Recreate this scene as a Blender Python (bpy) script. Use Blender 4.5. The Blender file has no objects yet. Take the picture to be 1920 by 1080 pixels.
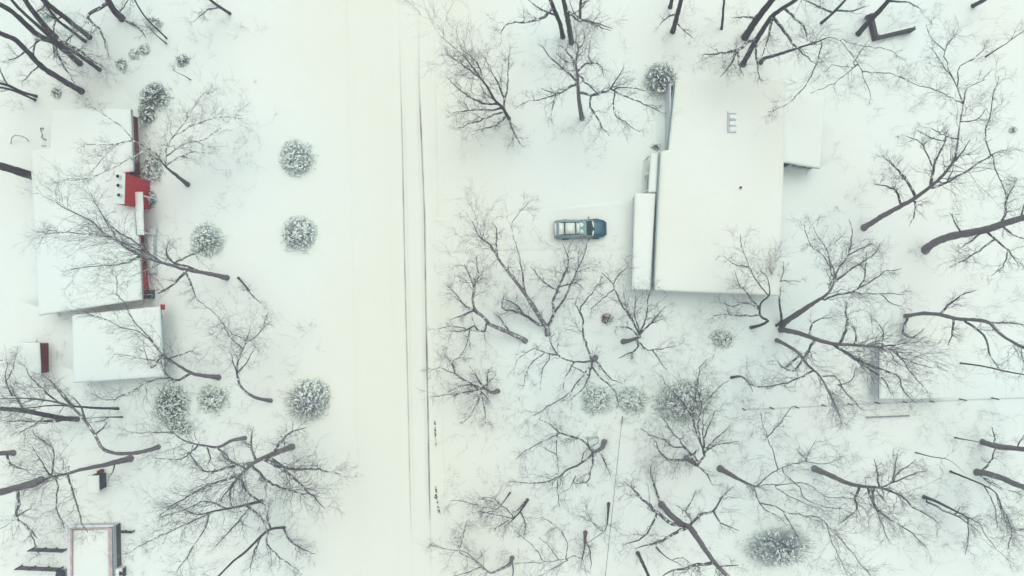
import bpy, bmesh, math, random
import numpy as np
from mathutils import Vector, Matrix, noise as mnoise

# ------------------------------------------------------------------ camera, sky, sun, exposure
H = 70.0                      # height of the drone above the snow
F = 1400.0                    # focal length in pixels of the 1920 px wide photograph
scene = bpy.context.scene
col = scene.collection
cam_d = bpy.data.cameras.new('camera'); cam = bpy.data.objects.new('camera', cam_d); col.objects.link(cam)
cam.location = (0, 0, H); cam.rotation_euler = (0, 0, 0)
cam_d.sensor_width = 36.0; cam_d.lens = 36.0 * F / 1920.0
cam_d.clip_start = 0.5; cam_d.clip_end = 6000
scene.camera = cam

SUN_EL, SUN_AZ = math.radians(74), math.radians(12)      # azimuth clockwise from +Y
world = bpy.data.worlds.new('World'); scene.world = world; world.use_nodes = True
wn, wl = world.node_tree.nodes, world.node_tree.links
bg = wn['Background']
sky = wn.new('ShaderNodeTexSky'); sky.sky_type = 'NISHITA'; sky.sun_disc = False
sky.sun_elevation = SUN_EL; sky.sun_rotation = SUN_AZ; sky.dust_density = 4.0; sky.air_density = 1.0
hs = wn.new('ShaderNodeHueSaturation'); hs.inputs['Saturation'].default_value = 0.4   # cloud cover greys the sky
wl.new(sky.outputs[0], hs.inputs['Color']); wl.new(hs.outputs[0], bg.inputs['Color'])
bg.inputs['Strength'].default_value = 0.15
sun_d = bpy.data.lights.new('sun', 'SUN'); sun_d.energy = 0.5; sun_d.angle = math.radians(60); sun_d.color = (1, .985, .95)
sun = bpy.data.objects.new('sun', sun_d); col.objects.link(sun); sun.location = (0, 0, 40)
sdir = Vector((math.sin(SUN_AZ) * math.cos(SUN_EL), math.cos(SUN_AZ) * math.cos(SUN_EL), math.sin(SUN_EL)))
sun.rotation_euler = sdir.to_track_quat('Z', 'Y').to_euler()
vs = scene.view_settings
vs.view_transform = 'Standard'; vs.look = 'None'; vs.gamma = 1.0; vs.use_curve_mapping = False
vs.exposure = 0.27
scene.cycles.max_bounces = 8; scene.cycles.diffuse_bounces = 7

# ------------------------------------------------------------------ helpers
rng = np.random.default_rng(11)
random.seed(5)

def W(px, py, z=0.0):
    """photo pixel -> point at height z (looking straight down)"""
    k = (H - z) / F
    return Vector(((px - 960) * k, (540 - py) * k, z))

def tag(o, label=None, cat=None, group=None, kind=None):
    if label: o['label'] = label
    if cat: o['category'] = cat
    if group: o['group'] = group
    if kind: o['kind'] = kind
    return o

def empty(name, loc=(0, 0, 0), rz=0.0):
    o = bpy.data.objects.new(name, None); col.objects.link(o)
    o.empty_display_size = .3
    o.location = loc; o.rotation_euler = (0, 0, rz)
    return o

def link(name, me, mat=None, parent=None, world=False):
    o = bpy.data.objects.new(name, me); col.objects.link(o)
    if mat is not None: me.materials.append(mat)
    if parent is not None:
        o.parent = parent
        if world:                               # geometry given in scene coordinates
            m = Matrix.Translation(parent.location) @ parent.rotation_euler.to_matrix().to_4x4()
            o.matrix_parent_inverse = m.inverted()
    return o

def np_mesh(name, verts, faces, smooth=True):
    """verts (n,3), faces (m,k) arrays -> mesh"""
    me = bpy.data.meshes.new(name)
    verts = np.asarray(verts, dtype=np.float32); faces = np.asarray(faces, dtype=np.int32)
    m, k = faces.shape
    me.vertices.add(len(verts)); me.vertices.foreach_set('co', verts.ravel())
    me.loops.add(m * k); me.loops.foreach_set('vertex_index', faces.ravel())
    me.polygons.add(m)
    me.polygons.foreach_set('loop_start', np.arange(0, m * k, k, dtype=np.int32))
    if smooth: me.polygons.foreach_set('use_smooth', np.ones(m, dtype=bool))
    me.update(calc_edges=True); me.validate()
    return me

class MB:
    """collects small shapes for one mesh"""
    def __init__(s): s.bm = bmesh.new()
    def box(s, c, d, rz=0, bevel=0.0, rot=None):
        m = Matrix.Translation(c) @ (rot.to_4x4() if rot else Matrix.Rotation(rz, 4, 'Z')) @ Matrix.Diagonal((d[0], d[1], d[2], 1))
        r = bmesh.ops.create_cube(s.bm, size=1, matrix=m)
        if bevel > 0:
            es = {e for v in r['verts'] for e in v.link_edges}
            bmesh.ops.bevel(s.bm, geom=list(es), offset=bevel, segments=2, affect='EDGES', profile=.5)
        return s
    def cyl(s, a, b, r0, r1=None, n=10):
        a, b = Vector(a), Vector(b); r1 = r0 if r1 is None else r1
        q = (b - a).to_track_quat('Z', 'Y').to_matrix().to_4x4()
        bmesh.ops.create_cone(s.bm, cap_ends=True, segments=n, radius1=r0, radius2=r1, depth=(b - a).length,
                              matrix=Matrix.Translation((a + b) / 2) @ q)
        return s
    def prism(s, pts, z0, z1):
        lo = [s.bm.verts.new((p[0], p[1], z0)) for p in pts]; hi = [s.bm.verts.new((p[0], p[1], z1)) for p in pts]
        n = len(pts)
        s.bm.faces.new(hi); s.bm.faces.new(lo[::-1])
        for i in range(n): s.bm.faces.new((lo[i], lo[(i + 1) % n], hi[(i + 1) % n], hi[i]))
        return s
    def quad(s, a, b, c, d):
        s.bm.faces.new([s.bm.verts.new(p) for p in (a, b, c, d)]); return s
    def build(s, name, mat, parent=None, smooth=False, world=False):
        bmesh.ops.recalc_face_normals(s.bm, faces=s.bm.faces)
        me = bpy.data.meshes.new(name); s.bm.to_mesh(me); s.bm.free()
        if smooth:
            for p in me.polygons: p.use_smooth = True
        return link(name, me, mat, parent, world)

def ccw(pts):
    a = sum(pts[i][0] * pts[(i + 1) % len(pts)][1] - pts[(i + 1) % len(pts)][0] * pts[i][1] for i in range(len(pts)))
    return pts if a > 0 else pts[::-1]

# ------------------------------------------------------------------ materials
def mat(name, rgb, rough=.8, var=0.0, scale=4.0, bump=0.0, bscale=20.0, metal=0.0, spec=.3, rgb2=None):
    m = bpy.data.materials.new(name); m.use_nodes = True
    n, l = m.node_tree.nodes, m.node_tree.links
    b = n['Principled BSDF']; b.inputs['Roughness'].default_value = rough; b.inputs['Metallic'].default_value = metal
    b.inputs['Specular IOR Level'].default_value = spec
    tc = n.new('ShaderNodeTexCoord')
    nz = n.new('ShaderNodeTexNoise'); nz.inputs['Scale'].default_value = scale; nz.inputs['Detail'].default_value = 5
    l.new(tc.outputs['Object'], nz.inputs['Vector'])
    mx = n.new('ShaderNodeMix'); mx.data_type = 'RGBA'
    r2 = rgb2 if rgb2 else tuple(max(0, c * (1 - var)) for c in rgb)
    mx.inputs['A'].default_value = (*rgb, 1); mx.inputs['B'].default_value = (*r2, 1)
    l.new(nz.outputs['Fac'], mx.inputs['Factor']); l.new(mx.outputs['Result'], b.inputs['Base Color'])
    if bump > 0:
        n2 = n.new('ShaderNodeTexNoise'); n2.inputs['Scale'].default_value = bscale; n2.inputs['Detail'].default_value = 6
        l.new(tc.outputs['Object'], n2.inputs['Vector'])
        bp = n.new('ShaderNodeBump'); bp.inputs['Strength'].default_value = bump; bp.inputs['Distance'].default_value = .05
        l.new(n2.outputs['Fac'], bp.inputs['Height']); l.new(bp.outputs['Normal'], b.inputs['Normal'])
    return m

SNOW_RGB = (.80, .885, .775)
SNOW_ROAD = (.768, .832, .698)
SNOW_RGB2 = (.765, .88, .80)
def snow_material(name, slush_and_shade=False, cream=False, zone=False):
    m = bpy.data.materials.new(name); m.use_nodes = True
    n, l = m.node_tree.nodes, m.node_tree.links
    b = n['Principled BSDF']; b.inputs['Roughness'].default_value = .9; b.inputs['Specular IOR Level'].default_value = .15
    geo = n.new('ShaderNodeNewGeometry')
    big = n.new('ShaderNodeTexNoise'); big.inputs['Scale'].default_value = .06; big.inputs['Detail'].default_value = 4
    l.new(geo.outputs['Position'], big.inputs['Vector'])
    rp = n.new('ShaderNodeMapRange'); rp.inputs['From Min'].default_value = .35; rp.inputs['From Max'].default_value = .65
    l.new(big.outputs['Fac'], rp.inputs['Value'])
    mx = n.new('ShaderNodeMix'); mx.data_type = 'RGBA'
    mx.inputs['A'].default_value = (*(SNOW_ROAD if cream else SNOW_RGB), 1); mx.inputs['B'].default_value = (*(SNOW_RGB if cream else SNOW_RGB2), 1)
    l.new(rp.outputs['Result'], mx.inputs['Factor'])
    outc = mx.outputs['Result']
    if zone:                                     # snow tint blends to cream along the road corridor
        sp = n.new('ShaderNodeSeparateXYZ'); l.new(geo.outputs['Position'], sp.inputs[0])
        of = n.new('ShaderNodeMath'); of.operation = 'ADD'; of.inputs[1].default_value = 10.0; l.new(sp.outputs['X'], of.inputs[0])
        ab = n.new('ShaderNodeMath'); ab.operation = 'ABSOLUTE'; l.new(of.outputs[0], ab.inputs[0])
        wob = n.new('ShaderNodeMath'); wob.operation = 'MULTIPLY_ADD'; wob.inputs[1].default_value = 16.0
        l.new(big.outputs['Fac'], wob.inputs[0]); l.new(ab.outputs[0], wob.inputs[2])
        zr = n.new('ShaderNodeMapRange'); zr.interpolation_type = 'SMOOTHSTEP'
        zr.inputs['From Min'].default_value = 11; zr.inputs['From Max'].default_value = 23
        l.new(wob.outputs[0], zr.inputs['Value'])
        mz = n.new('ShaderNodeMix'); mz.data_type = 'RGBA'; mz.inputs['A'].default_value = (*SNOW_ROAD, 1)
        l.new(zr.outputs['Result'], mz.inputs['Factor']); l.new(outc, mz.inputs['B']); outc = mz.outputs['Result']
    if slush_and_shade:
        at = n.new('ShaderNodeAttribute'); at.attribute_name = 'slush_and_shade'
        mp = n.new('ShaderNodeMapping'); mp.inputs['Scale'].default_value = (6, .5, 1)
        l.new(geo.outputs['Position'], mp.inputs['Vector'])
        nz = n.new('ShaderNodeTexNoise'); nz.inputs['Scale'].default_value = 1.0; nz.inputs['Detail'].default_value = 6
        l.new(mp.outputs['Vector'], nz.inputs['Vector'])
        r2 = n.new('ShaderNodeMapRange'); r2.inputs['From Min'].default_value = .3; r2.inputs['From Max'].default_value = .6
        r2.inputs['To Min'].default_value = .55; r2.inputs['To Max'].default_value = 1.0
        l.new(nz.outputs['Fac'], r2.inputs['Value'])
        ml = n.new('ShaderNodeMath'); ml.operation = 'MULTIPLY'; ml.use_clamp = True
        l.new(at.outputs['Fac'], ml.inputs[0]); l.new(r2.outputs['Result'], ml.inputs[1])
        m2 = n.new('ShaderNodeMix'); m2.data_type = 'RGBA'
        m2.inputs['B'].default_value = (.10, .10, .10, 1)
        l.new(outc, m2.inputs['A']); l.new(ml.outputs[0], m2.inputs['Factor'])
        outc = m2.outputs['Result']
    l.new(outc, b.inputs['Base Color'])
    n1 = n.new('ShaderNodeTexNoise'); n1.inputs['Scale'].default_value = .9; n1.inputs['Detail'].default_value = 8
    n1.inputs['Roughness'].default_value = .6
    l.new(geo.outputs['Position'], n1.inputs['Vector'])
    bp = n.new('ShaderNodeBump'); bp.inputs['Strength'].default_value = .5; bp.inputs['Distance'].default_value = .12
    l.new(n1.outputs['Fac'], bp.inputs['Height']); l.new(bp.outputs['Normal'], b.inputs['Normal'])
    return m

def bark_material(name, rgb, rgb2, cover, lo=.35, hi=.65):
    """bark with snow lying on faces that look up; cover 0..1 = how much of them"""
    m = bpy.data.materials.new(name); m.use_nodes = True
    n, l = m.node_tree.nodes, m.node_tree.links
    b = n['Principled BSDF']; b.inputs['Roughness'].default_value = .9; b.inputs['Specular IOR Level'].default_value = .15
    geo = n.new('ShaderNodeNewGeometry'); sx = n.new('ShaderNodeSeparateXYZ'); l.new(geo.outputs['Normal'], sx.inputs[0])
    nz = n.new('ShaderNodeTexNoise'); nz.inputs['Scale'].default_value = 3.2; nz.inputs['Detail'].default_value = 5
    nz.inputs['Roughness'].default_value = .7
    l.new(geo.outputs['Position'], nz.inputs['Vector'])
    nb = n.new('ShaderNodeTexNoise'); nb.inputs['Scale'].default_value = 5; nb.inputs['Detail'].default_value = 6
    l.new(geo.outputs['Position'], nb.inputs['Vector'])
    c = n.new('ShaderNodeMix'); c.data_type = 'RGBA'; c.inputs['A'].default_value = (*rgb, 1); c.inputs['B'].default_value = (*rgb2, 1)
    l.new(nb.outputs['Fac'], c.inputs['Factor'])
    up = n.new('ShaderNodeMapRange'); up.inputs['From Min'].default_value = lo; up.inputs['From Max'].default_value = hi
    l.new(sx.outputs['Z'], up.inputs['Value'])
    th = .5 + (.5 - cover) * .36
    ns = n.new('ShaderNodeMapRange'); ns.inputs['From Min'].default_value = th - .04; ns.inputs['From Max'].default_value = th + .04
    l.new(nz.outputs['Fac'], ns.inputs['Value'])
    ml = n.new('ShaderNodeMath'); ml.operation = 'MULTIPLY'; ml.use_clamp = True
    l.new(up.outputs['Result'], ml.inputs[0]); l.new(ns.outputs['Result'], ml.inputs[1])
    mx = n.new('ShaderNodeMix'); mx.data_type = 'RGBA'; mx.inputs['B'].default_value = (*SNOW_RGB, 1)
    l.new(c.outputs['Result'], mx.inputs['A']); l.new(ml.outputs[0], mx.inputs['Factor'])
    l.new(mx.outputs['Result'], b.inputs['Base Color'])
    bp = n.new('ShaderNodeBump'); bp.inputs['Strength'].default_value = .5; bp.inputs['Distance'].default_value = .03
    l.new(nb.outputs['Fac'], bp.inputs['Height']); l.new(bp.outputs['Normal'], b.inputs['Normal'])
    return m

def brick_material(name, c1, c2, mortar):
    m = bpy.data.materials.new(name); m.use_nodes = True
    n, l = m.node_tree.nodes, m.node_tree.links
    b = n['Principled BSDF']; b.inputs['Roughness'].default_value = .85
    tc = n.new('ShaderNodeTexCoord')
    s = n.new('ShaderNodeSeparateXYZ'); l.new(tc.outputs['Object'], s.inputs[0])
    ad = n.new('ShaderNodeMath'); ad.operation = 'ADD'; l.new(s.outputs['X'], ad.inputs[0]); l.new(s.outputs['Y'], ad.inputs[1])
    cb = n.new('ShaderNodeCombineXYZ'); l.new(ad.outputs[0], cb.inputs['X']); l.new(s.outputs['Z'], cb.inputs['Y'])
    bt = n.new('ShaderNodeTexBrick'); bt.inputs['Scale'].default_value = 1
    bt.inputs['Brick Width'].default_value = .22; bt.inputs['Row Height'].default_value = .075; bt.inputs['Mortar Size'].default_value = .006
    bt.inputs['Color1'].default_value = (*c1, 1); bt.inputs['Color2'].default_value = (*c2, 1); bt.inputs['Mortar'].default_value = (*mortar, 1)
    l.new(cb.outputs[0], bt.inputs['Vector']); l.new(bt.outputs['Color'], b.inputs['Base Color'])
    bp = n.new('ShaderNodeBump'); bp.inputs['Strength'].default_value = .4; bp.inputs['Distance'].default_value = .01; bp.invert = True
    l.new(bt.outputs['Fac'], bp.inputs['Height']); l.new(bp.outputs['Normal'], b.inputs['Normal'])
    return m

M = {}
M['snow'] = snow_material('snow')
M['road'] = snow_material('road_snow', True, zone=True)
M['ground'] = snow_material('yard_snow', zone=True)
M['snow_cream'] = snow_material('cream_snow', cream=True)
M['bark'] = bark_material('bark', (.11, .108, .118), (.27, .26, .265), .34)
M['bark_dark'] = bark_material('bark_dark', (.05, .055, .066), (.10, .105, .118), .22)
M['bark_branch'] = bark_material('bark_branch', (.055, .068, .078), (.115, .13, .14), .33)
M['twig'] = bark_material('twig_bark', (.10, .125, .14), (.19, .21, .225), .45)
M['bark_snowy'] = bark_material('bark_snowy', (.08, .095, .105), (.16, .175, .18), .5, .2, .5)
M['bark_red'] = bark_material('bark_red', (.2, .07, .07), (.13, .12, .12), .15)
M['leaf'] = mat('evergreen_leaf', (.10, .15, .155), .8, rgb2=(.32, .38, .38), scale=3)
M['leaf_blue'] = mat('blue_evergreen_leaf', (.22, .28, .31), .8, rgb2=(.55, .62, .65), scale=3)
M['leaf_brown'] = mat('dry_leaf', (.12, .085, .06), .8, rgb2=(.2, .16, .13), scale=5)
M['stem'] = mat('shrub_stem', (.09, .08, .075), .9, .3)
M['brick_red'] = brick_material('red_brick', (.62, .014, .035), (.38, .02, .04), (.40, .08, .09))
M['brick_dark'] = brick_material('dark_red_brick', (.22, .05, .06), (.16, .045, .05), (.2, .13, .13))
M['siding'] = mat('pale_siding', (.62, .66, .68), .7, .12, 2, .1, 8)
M['wall_dark'] = mat('dark_boards', (.10, .11, .115), .8, .3, 4, .2, 20)
M['brick_pale'] = brick_material('weathered_brick', (.42, .33, .30), (.6, .55, .52), (.6, .58, .56))
M['siding_grey'] = mat('grey_siding', (.36, .38, .42), .7, .2, 2, .1, 8)
M['wood_red'] = mat('dark_red_boards', (.16, .035, .04), .7, .25, 6, .2, 30)
M['teal_boards'] = mat('dark_teal_boards', (.03, .06, .075), .7, .3, 6, .2, 25)
M['wood_dark'] = mat('weathered_timber', (.09, .095, .105), .85, .4, 6, .3, 25)
M['fascia'] = mat('fascia_board', (.30, .33, .34), .6, .15, 3)
M['gutter'] = mat('gutter_paint', (.30, .42, .42), .45, .1, 3, metal=.2)
M['roofing'] = mat('asphalt_roofing', (.09, .09, .095), .9, .3, 12, .3, 40)
M['glass'] = mat('window_glass', (.02, .03, .035), .08, .1, 1, spec=.6)
M['white_paint'] = mat('white_paint', (.75, .77, .76), .5, .08, 3)
M['clay'] = mat('flue_pot_clay', (.30, .30, .30), .8, .3, 8)
M['flue_black'] = mat('flue_black', (.012, .012, .012), .95, .2, 5)
M['metal'] = mat('galvanised_metal', (.42, .44, .45), .4, .15, 6, metal=.6)
M['dark_metal'] = mat('dark_metal', (.045, .05, .055), .5, .2, 6, metal=.4)
M['wire'] = mat('wire', (.06, .065, .07), .6, .1, 3)
M['tarp'] = mat('dark_blue_cover', (.05, .065, .09), .6, .3, 4, .2, 10)
M['litter'] = mat('dead_leaf_litter', (.07, .065, .06), .9, .3, 9)
M['car_paint'] = mat('teal_car_paint', (.008, .11, .15), .28, .12, 3, spec=.5)
M['car_frost'] = mat('frosted_car_paint', (.32, .46, .45), .6, rgb2=(.16, .33, .33), scale=5)
M['car_cabin'] = mat('lightly_frosted_car_paint', (.05, .20, .20), .45, rgb2=(.38, .55, .53), scale=3)
M['car_glass'] = mat('car_glass', (.015, .045, .045), .12, rgb2=(.03, .075, .07), scale=8, spec=.6)
M['rubber'] = mat('tyre_rubber', (.02, .02, .022), .85, .2, 12)
M['plastic'] = mat('black_plastic', (.03, .035, .04), .6, .2, 9)
M['lamp_clear'] = mat('headlight_lens', (.55, .6, .62), .15, .1, 9, spec=.6)
M['lamp_red'] = mat('tail_light_lens', (.30, .02, .02), .2, .1, 9, spec=.6)

# ------------------------------------------------------------------ ground, road, driveway
def fbm(x, y, s, o=0.0):
    return mnoise.noise(Vector((x * s + o, y * s - o, o)))

def road_x(py): return 752 + (py - 180) * 0.0235           # photo x of the left wheel track
def road_shift(Y):                                           # scene X of the left wheel track at scene Y
    return (road_x(540 - Y * 20) - 960) / 20
R_L, R_R = -4.9, 3.2                                         # road edges measured from the left track
DW = [W(806, 408), W(930, 401), W(1188, 374), W(1186, 468), W(930, 470), W(808, 476)]

def axis(lo, hi, step, far):
    a = list(np.arange(lo, hi + 1e-6, step))
    o = [hi + 2, hi + 6, hi + 15, hi + 40, hi + 120, hi + 400, far]
    return np.array([-v for v in reversed(o)] + a + o)
def ground():
    xs = axis(-54, 54, .75, 2500); ys = axis(-32, 32, .75, 2500)
    V = []
    for y in ys:
        for x in xs:
            z = .08 * fbm(x, y, .16) + .05 * fbm(x, y, .5, 7)
            if abs(x) > 56 or abs(y) > 34: z = 0
            d = x - road_shift(max(-60, min(60, y)))
            if R_L - .6 < d < R_R + .6: z = -.06
            elif R_L - 1.6 < d < R_R + 1.6: z = z * .3 + .02
            if -8 < x < 12 and 3 < y < 7.6: z = min(z, 0) * .3 - .05
            V.append((x, y, z))
    nx = len(xs); ny = len(ys)
    i, j = np.meshgrid(np.arange(nx - 1), np.arange(ny - 1))
    a = (j * nx + i).ravel()
    me = np_mesh('ground', V, np.stack([a, a + 1, a + nx + 1, a + nx], 1))
    tag(link('ground', me, M['ground']), 'wide white snow sheet covering all yards and lawns', kind='structure')
ground()

def road():
    R_RUT = lambda Y: (np.interp(540 - Y * 20, [-200, 165, 400, 700, 900, 980, 1300], [784, 786, 796, 801, 805, 807, 812])
                       - road_x(540 - Y * 20)) / 20
    ys = np.concatenate([[-2400, -600, -120, -45], np.arange(-30, 30.1, .4), [45, 120, 600, 2400]])
    offs = sorted(set(np.round(np.concatenate([np.arange(R_L, R_R + .01, .3), np.arange(-.3, .31, .035), np.arange(1.2, 2.45, .035)]), 3)))
    V = []; S = []
    for Y in ys:
        Yc = max(-60, min(60, Y)); py = 540 - Yc * 20; rr = float(R_RUT(Yc))
        fl = np.interp(py, [60, 190, 260, 640, 850, 960, 1010], [.05, .5, 1.0, .9, .6, .45, .08])
        fr = np.interp(py, [40, 165, 240, 400, 620, 700, 960, 985, 1060], [.06, .5, 1.15, 1., 1.1, 1.5, 1.1, .3, .08])
        wl_ = .06 + .02 * fbm(0, Y, .25, 3); wr_ = .07 + .02 * fbm(0, Y, .25, 9)
        for o in offs:
            wn_ = .05 * fbm(3, Y, .12, 21)
            a = fl * math.exp(-((o - wn_) / wl_) ** 2) + fr * math.exp(-((o - rr - wn_ * .7) / wr_) ** 2)
            a += .12 * fl * math.exp(-((o - .28) / .12) ** 2) + .12 * fr * math.exp(-((o - rr + .25) / .13) ** 2)
            for q, w, k in ((-2.6, .2, .014), (-1.25, .22, .02), (2.75, .15, .03)):
                a += k * math.exp(-((o - q - .1 * fbm(q, Y, .05)) / w) ** 2)
            a *= .8 + .35 * fbm(o, Y, .4, 5)
            edge = min(1, min(o - R_L, R_R - o) / .6)
            z = .035 + .02 * fbm(o, Y, .35, 2) - .03 * min(1, a) - .05 * (1 - edge)
            V.append((road_shift(Yc) + o, Y, z)); S.append(max(0, a))
    nx = len(offs); ny = len(ys)
    i, j = np.meshgrid(np.arange(nx - 1), np.arange(ny - 1)); a = (j * nx + i).ravel()
    me = np_mesh('road', V, np.stack([a, a + 1, a + nx + 1, a + nx], 1))
    at = me.attributes.new('slush_and_shade', 'FLOAT', 'POINT'); at.data.foreach_set('value', np.array(S, dtype=np.float32))
    tag(link('road', me, M['road']), 'snow covered road with two dark wheel tracks', kind='structure')
road()

def driveway():
    n, m = 60, 22
    V = []; S = []
    top = [DW[0], DW[1], DW[2]]; bot = [DW[5], DW[4], DW[3]]
    def lerp3(p, t): return p[0].lerp(p[1], t / .33) if t < .33 else p[1].lerp(p[2], (t - .33) / .67)
    for j in range(m + 1):
        for i in range(n + 1):
            t = i / n; s = j / m
            p = lerp3(top, t).lerp(lerp3(bot, t), s)
            e = min(s, 1 - s) * 4.2
            z = .012 + (.04 if s < .5 else .0) * math.exp(-((e - .25) / .2) ** 2) + .012 * fbm(p.x, p.y, .5, 4) - (.05 if e < .01 else 0)
            r = 0
            for q in (.36, .72): r += math.exp(-((s - q - .02 * math.sin(t * 5)) / .035) ** 2)
            V.append((p.x, p.y, z - .02 * r)); S.append(.012 * r + .03 * math.exp(-((s - .03) / .03) ** 2) * min(1, t * 2))  # besides the wheel tracks, paints a faint shadow line along the north edge
    i, j = np.meshgrid(np.arange(n), np.arange(m)); a = (j * (n + 1) + i).ravel()
    me = np_mesh('driveway', V, np.stack([a, a + n + 1, a + n + 2, a + 1], 1))
    at = me.attributes.new('slush_and_shade', 'FLOAT', 'POINT'); at.data.foreach_set('value', np.array(S, dtype=np.float32))
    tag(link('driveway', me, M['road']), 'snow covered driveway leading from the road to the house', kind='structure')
driveway()

# ------------------------------------------------------------------ buildings
def ridge_u(a, b, ridge, z):
    if not isinstance(ridge, tuple): return ridge
    (x0, y0), (x1, y1) = ridge
    py = 540 - (a.y + b.y) / 2 * F / (H - z); x = W(x0 + (x1 - x0) * (py - y0) / (y1 - y0), 0, z).x
    return min(.98, max(.02, (x - a.x) / (b.x - a.x)))
def half_width(rows, ridge, z):
    m = .1
    for r in rows:
        a, b = W(*r[0], z), W(*r[1], z); u = ridge_u(a, b, ridge, z); L = (b - a).length
        m = max(m, u * L, (1 - u) * L)
    return m

def snow_cap(name, rows, z, thick, parent, rise=0.0, ridge=.5, nu=22, seg=.6, lump=.03, ms='snow'):
    """snow lying on a roof: rows = [((xl,yl),(xr,yr)), ...] photo pixels at eave height z, north to south"""
    hw = half_width(rows, ridge, z)
    R = []
    for k in range(len(rows) - 1):
        a, b = W(*rows[k][0], z), W(*rows[k + 1][0], z); c, d = W(*rows[k][1], z), W(*rows[k + 1][1], z)
        n = max(1, int(max((a - b).length, (c - d).length) / seg))
        for i in range(n): R.append((a.lerp(b, i / n), c.lerp(d, i / n)))
    R.append((b, d))
    us = np.concatenate([[0, 0.004, .012, .03], np.linspace(.06, .94, nu), [.97, .988, .996, 1.0]])
    # add thin end rows so that the north and south edges are rounded too
    def endrows(p, q):
        out = []
        for t in (0, .06, .2, .5):
            L = max((p[0] - q[0]).length, .01); f = min(1, t * .5 / L)
            out.append((p[0].lerp(q[0], f), p[1].lerp(q[1], f), t / .5))
        return out
    rowsx = endrows(R[0], R[1]) + [(a, b, 1.0) for a, b in R[2:-2]] + endrows(R[-1], R[-2])[::-1]
    V = []
    for (a, b, t) in rowsx:
        w = (b - a).length; ru = ridge_u(a, b, ridge, z)
        for u in us:
            p = a.lerp(b, u)
            e = min(1, min(u, 1 - u) * w / .3)
            f = math.sqrt(max(0, 1 - (1 - e) ** 2)) * math.sqrt(max(0, 1 - (1 - min(1, t * 1.4)) ** 2))
            g = rise * (1 - abs(u - ru) * w / hw)
            wob = 0.05 * fbm(p.x, p.y, 1.3, 3) if e < .05 or t < .05 else 0
            V.append((p.x + wob, p.y + wob, z + g + thick * (.15 + .85 * f) + lump * fbm(p.x, p.y, .45, 8) * f))
    nx, ny = len(us), len(rowsx); top = len(V)
    for (a, b, t) in rowsx:
        ru = ridge_u(a, b, ridge, z); w = (b - a).length
        for u in us:
            p = a.lerp(b, u); g = rise * (1 - abs(u - ru) * w / hw)
            V.append((p.x, p.y, z + g))
    i, j = np.meshgrid(np.arange(nx - 1), np.arange(ny - 1)); q = (j * nx + i).ravel()
    Fc = [np.stack([q + nx, q + nx + 1, q + 1, q], 1), np.stack([q + top, q + top + 1, q + top + nx + 1, q + top + nx], 1)]
    per = list(range(nx)) + [r * nx + nx - 1 for r in range(1, ny)] + [(ny - 1) * nx + c for c in range(nx - 2, -1, -1)] + [r * nx for r in range(ny - 2, 0, -1)]
    per = np.array(per); nxt = np.roll(per, -1)
    Fc.append(np.stack([per, nxt, nxt + top, per + top], 1))
    me = np_mesh(name, V, np.concatenate(Fc))
    return link(name, me, M[ms], parent, True)

def deck(rows, z, rise, ridge, parent, mt='roofing', drop=.12):
    """the roof itself under the snow"""
    b = MB(); inset = .02; hw = half_width(rows, ridge, z)
    L = [W(*r[0], z) for r in rows]; Rr = [W(*r[1], z) for r in rows]
    def ring(a, c):
        ru = ridge_u(a, c, ridge, z); L_ = (c - a).length; mid = a.lerp(c, ru)
        d = (c - a).normalized() * inset
        a, c = a + d + Vector((0, 0, rise * (1 - ru * L_ / hw))), c - d + Vector((0, 0, rise * (1 - (1 - ru) * L_ / hw)))
        return [a + Vector((0, 0, -.004)), mid + Vector((0, 0, rise - .004)), c + Vector((0, 0, -.004)),
                c - Vector((0, 0, drop)), mid + Vector((0, 0, rise - drop)), a - Vector((0, 0, drop))]
    rings = [ring(a, c) for a, c in zip(L, Rr)]
    vs_ = [[b.bm.verts.new(p) for p in r] for r in rings]
    for k in range(len(vs_) - 1):
        for i in range(6): b.bm.faces.new((vs_[k][i], vs_[k][(i + 1) % 6], vs_[k + 1][(i + 1) % 6], vs_[k + 1][i]))
    for e in (vs_[0], vs_[-1]):
        b.bm.faces.new((e[0], e[1], e[4], e[5])); b.bm.faces.new((e[1], e[2], e[3], e[4]))
    return b.build('roof', M[mt], parent, world=True)

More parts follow.
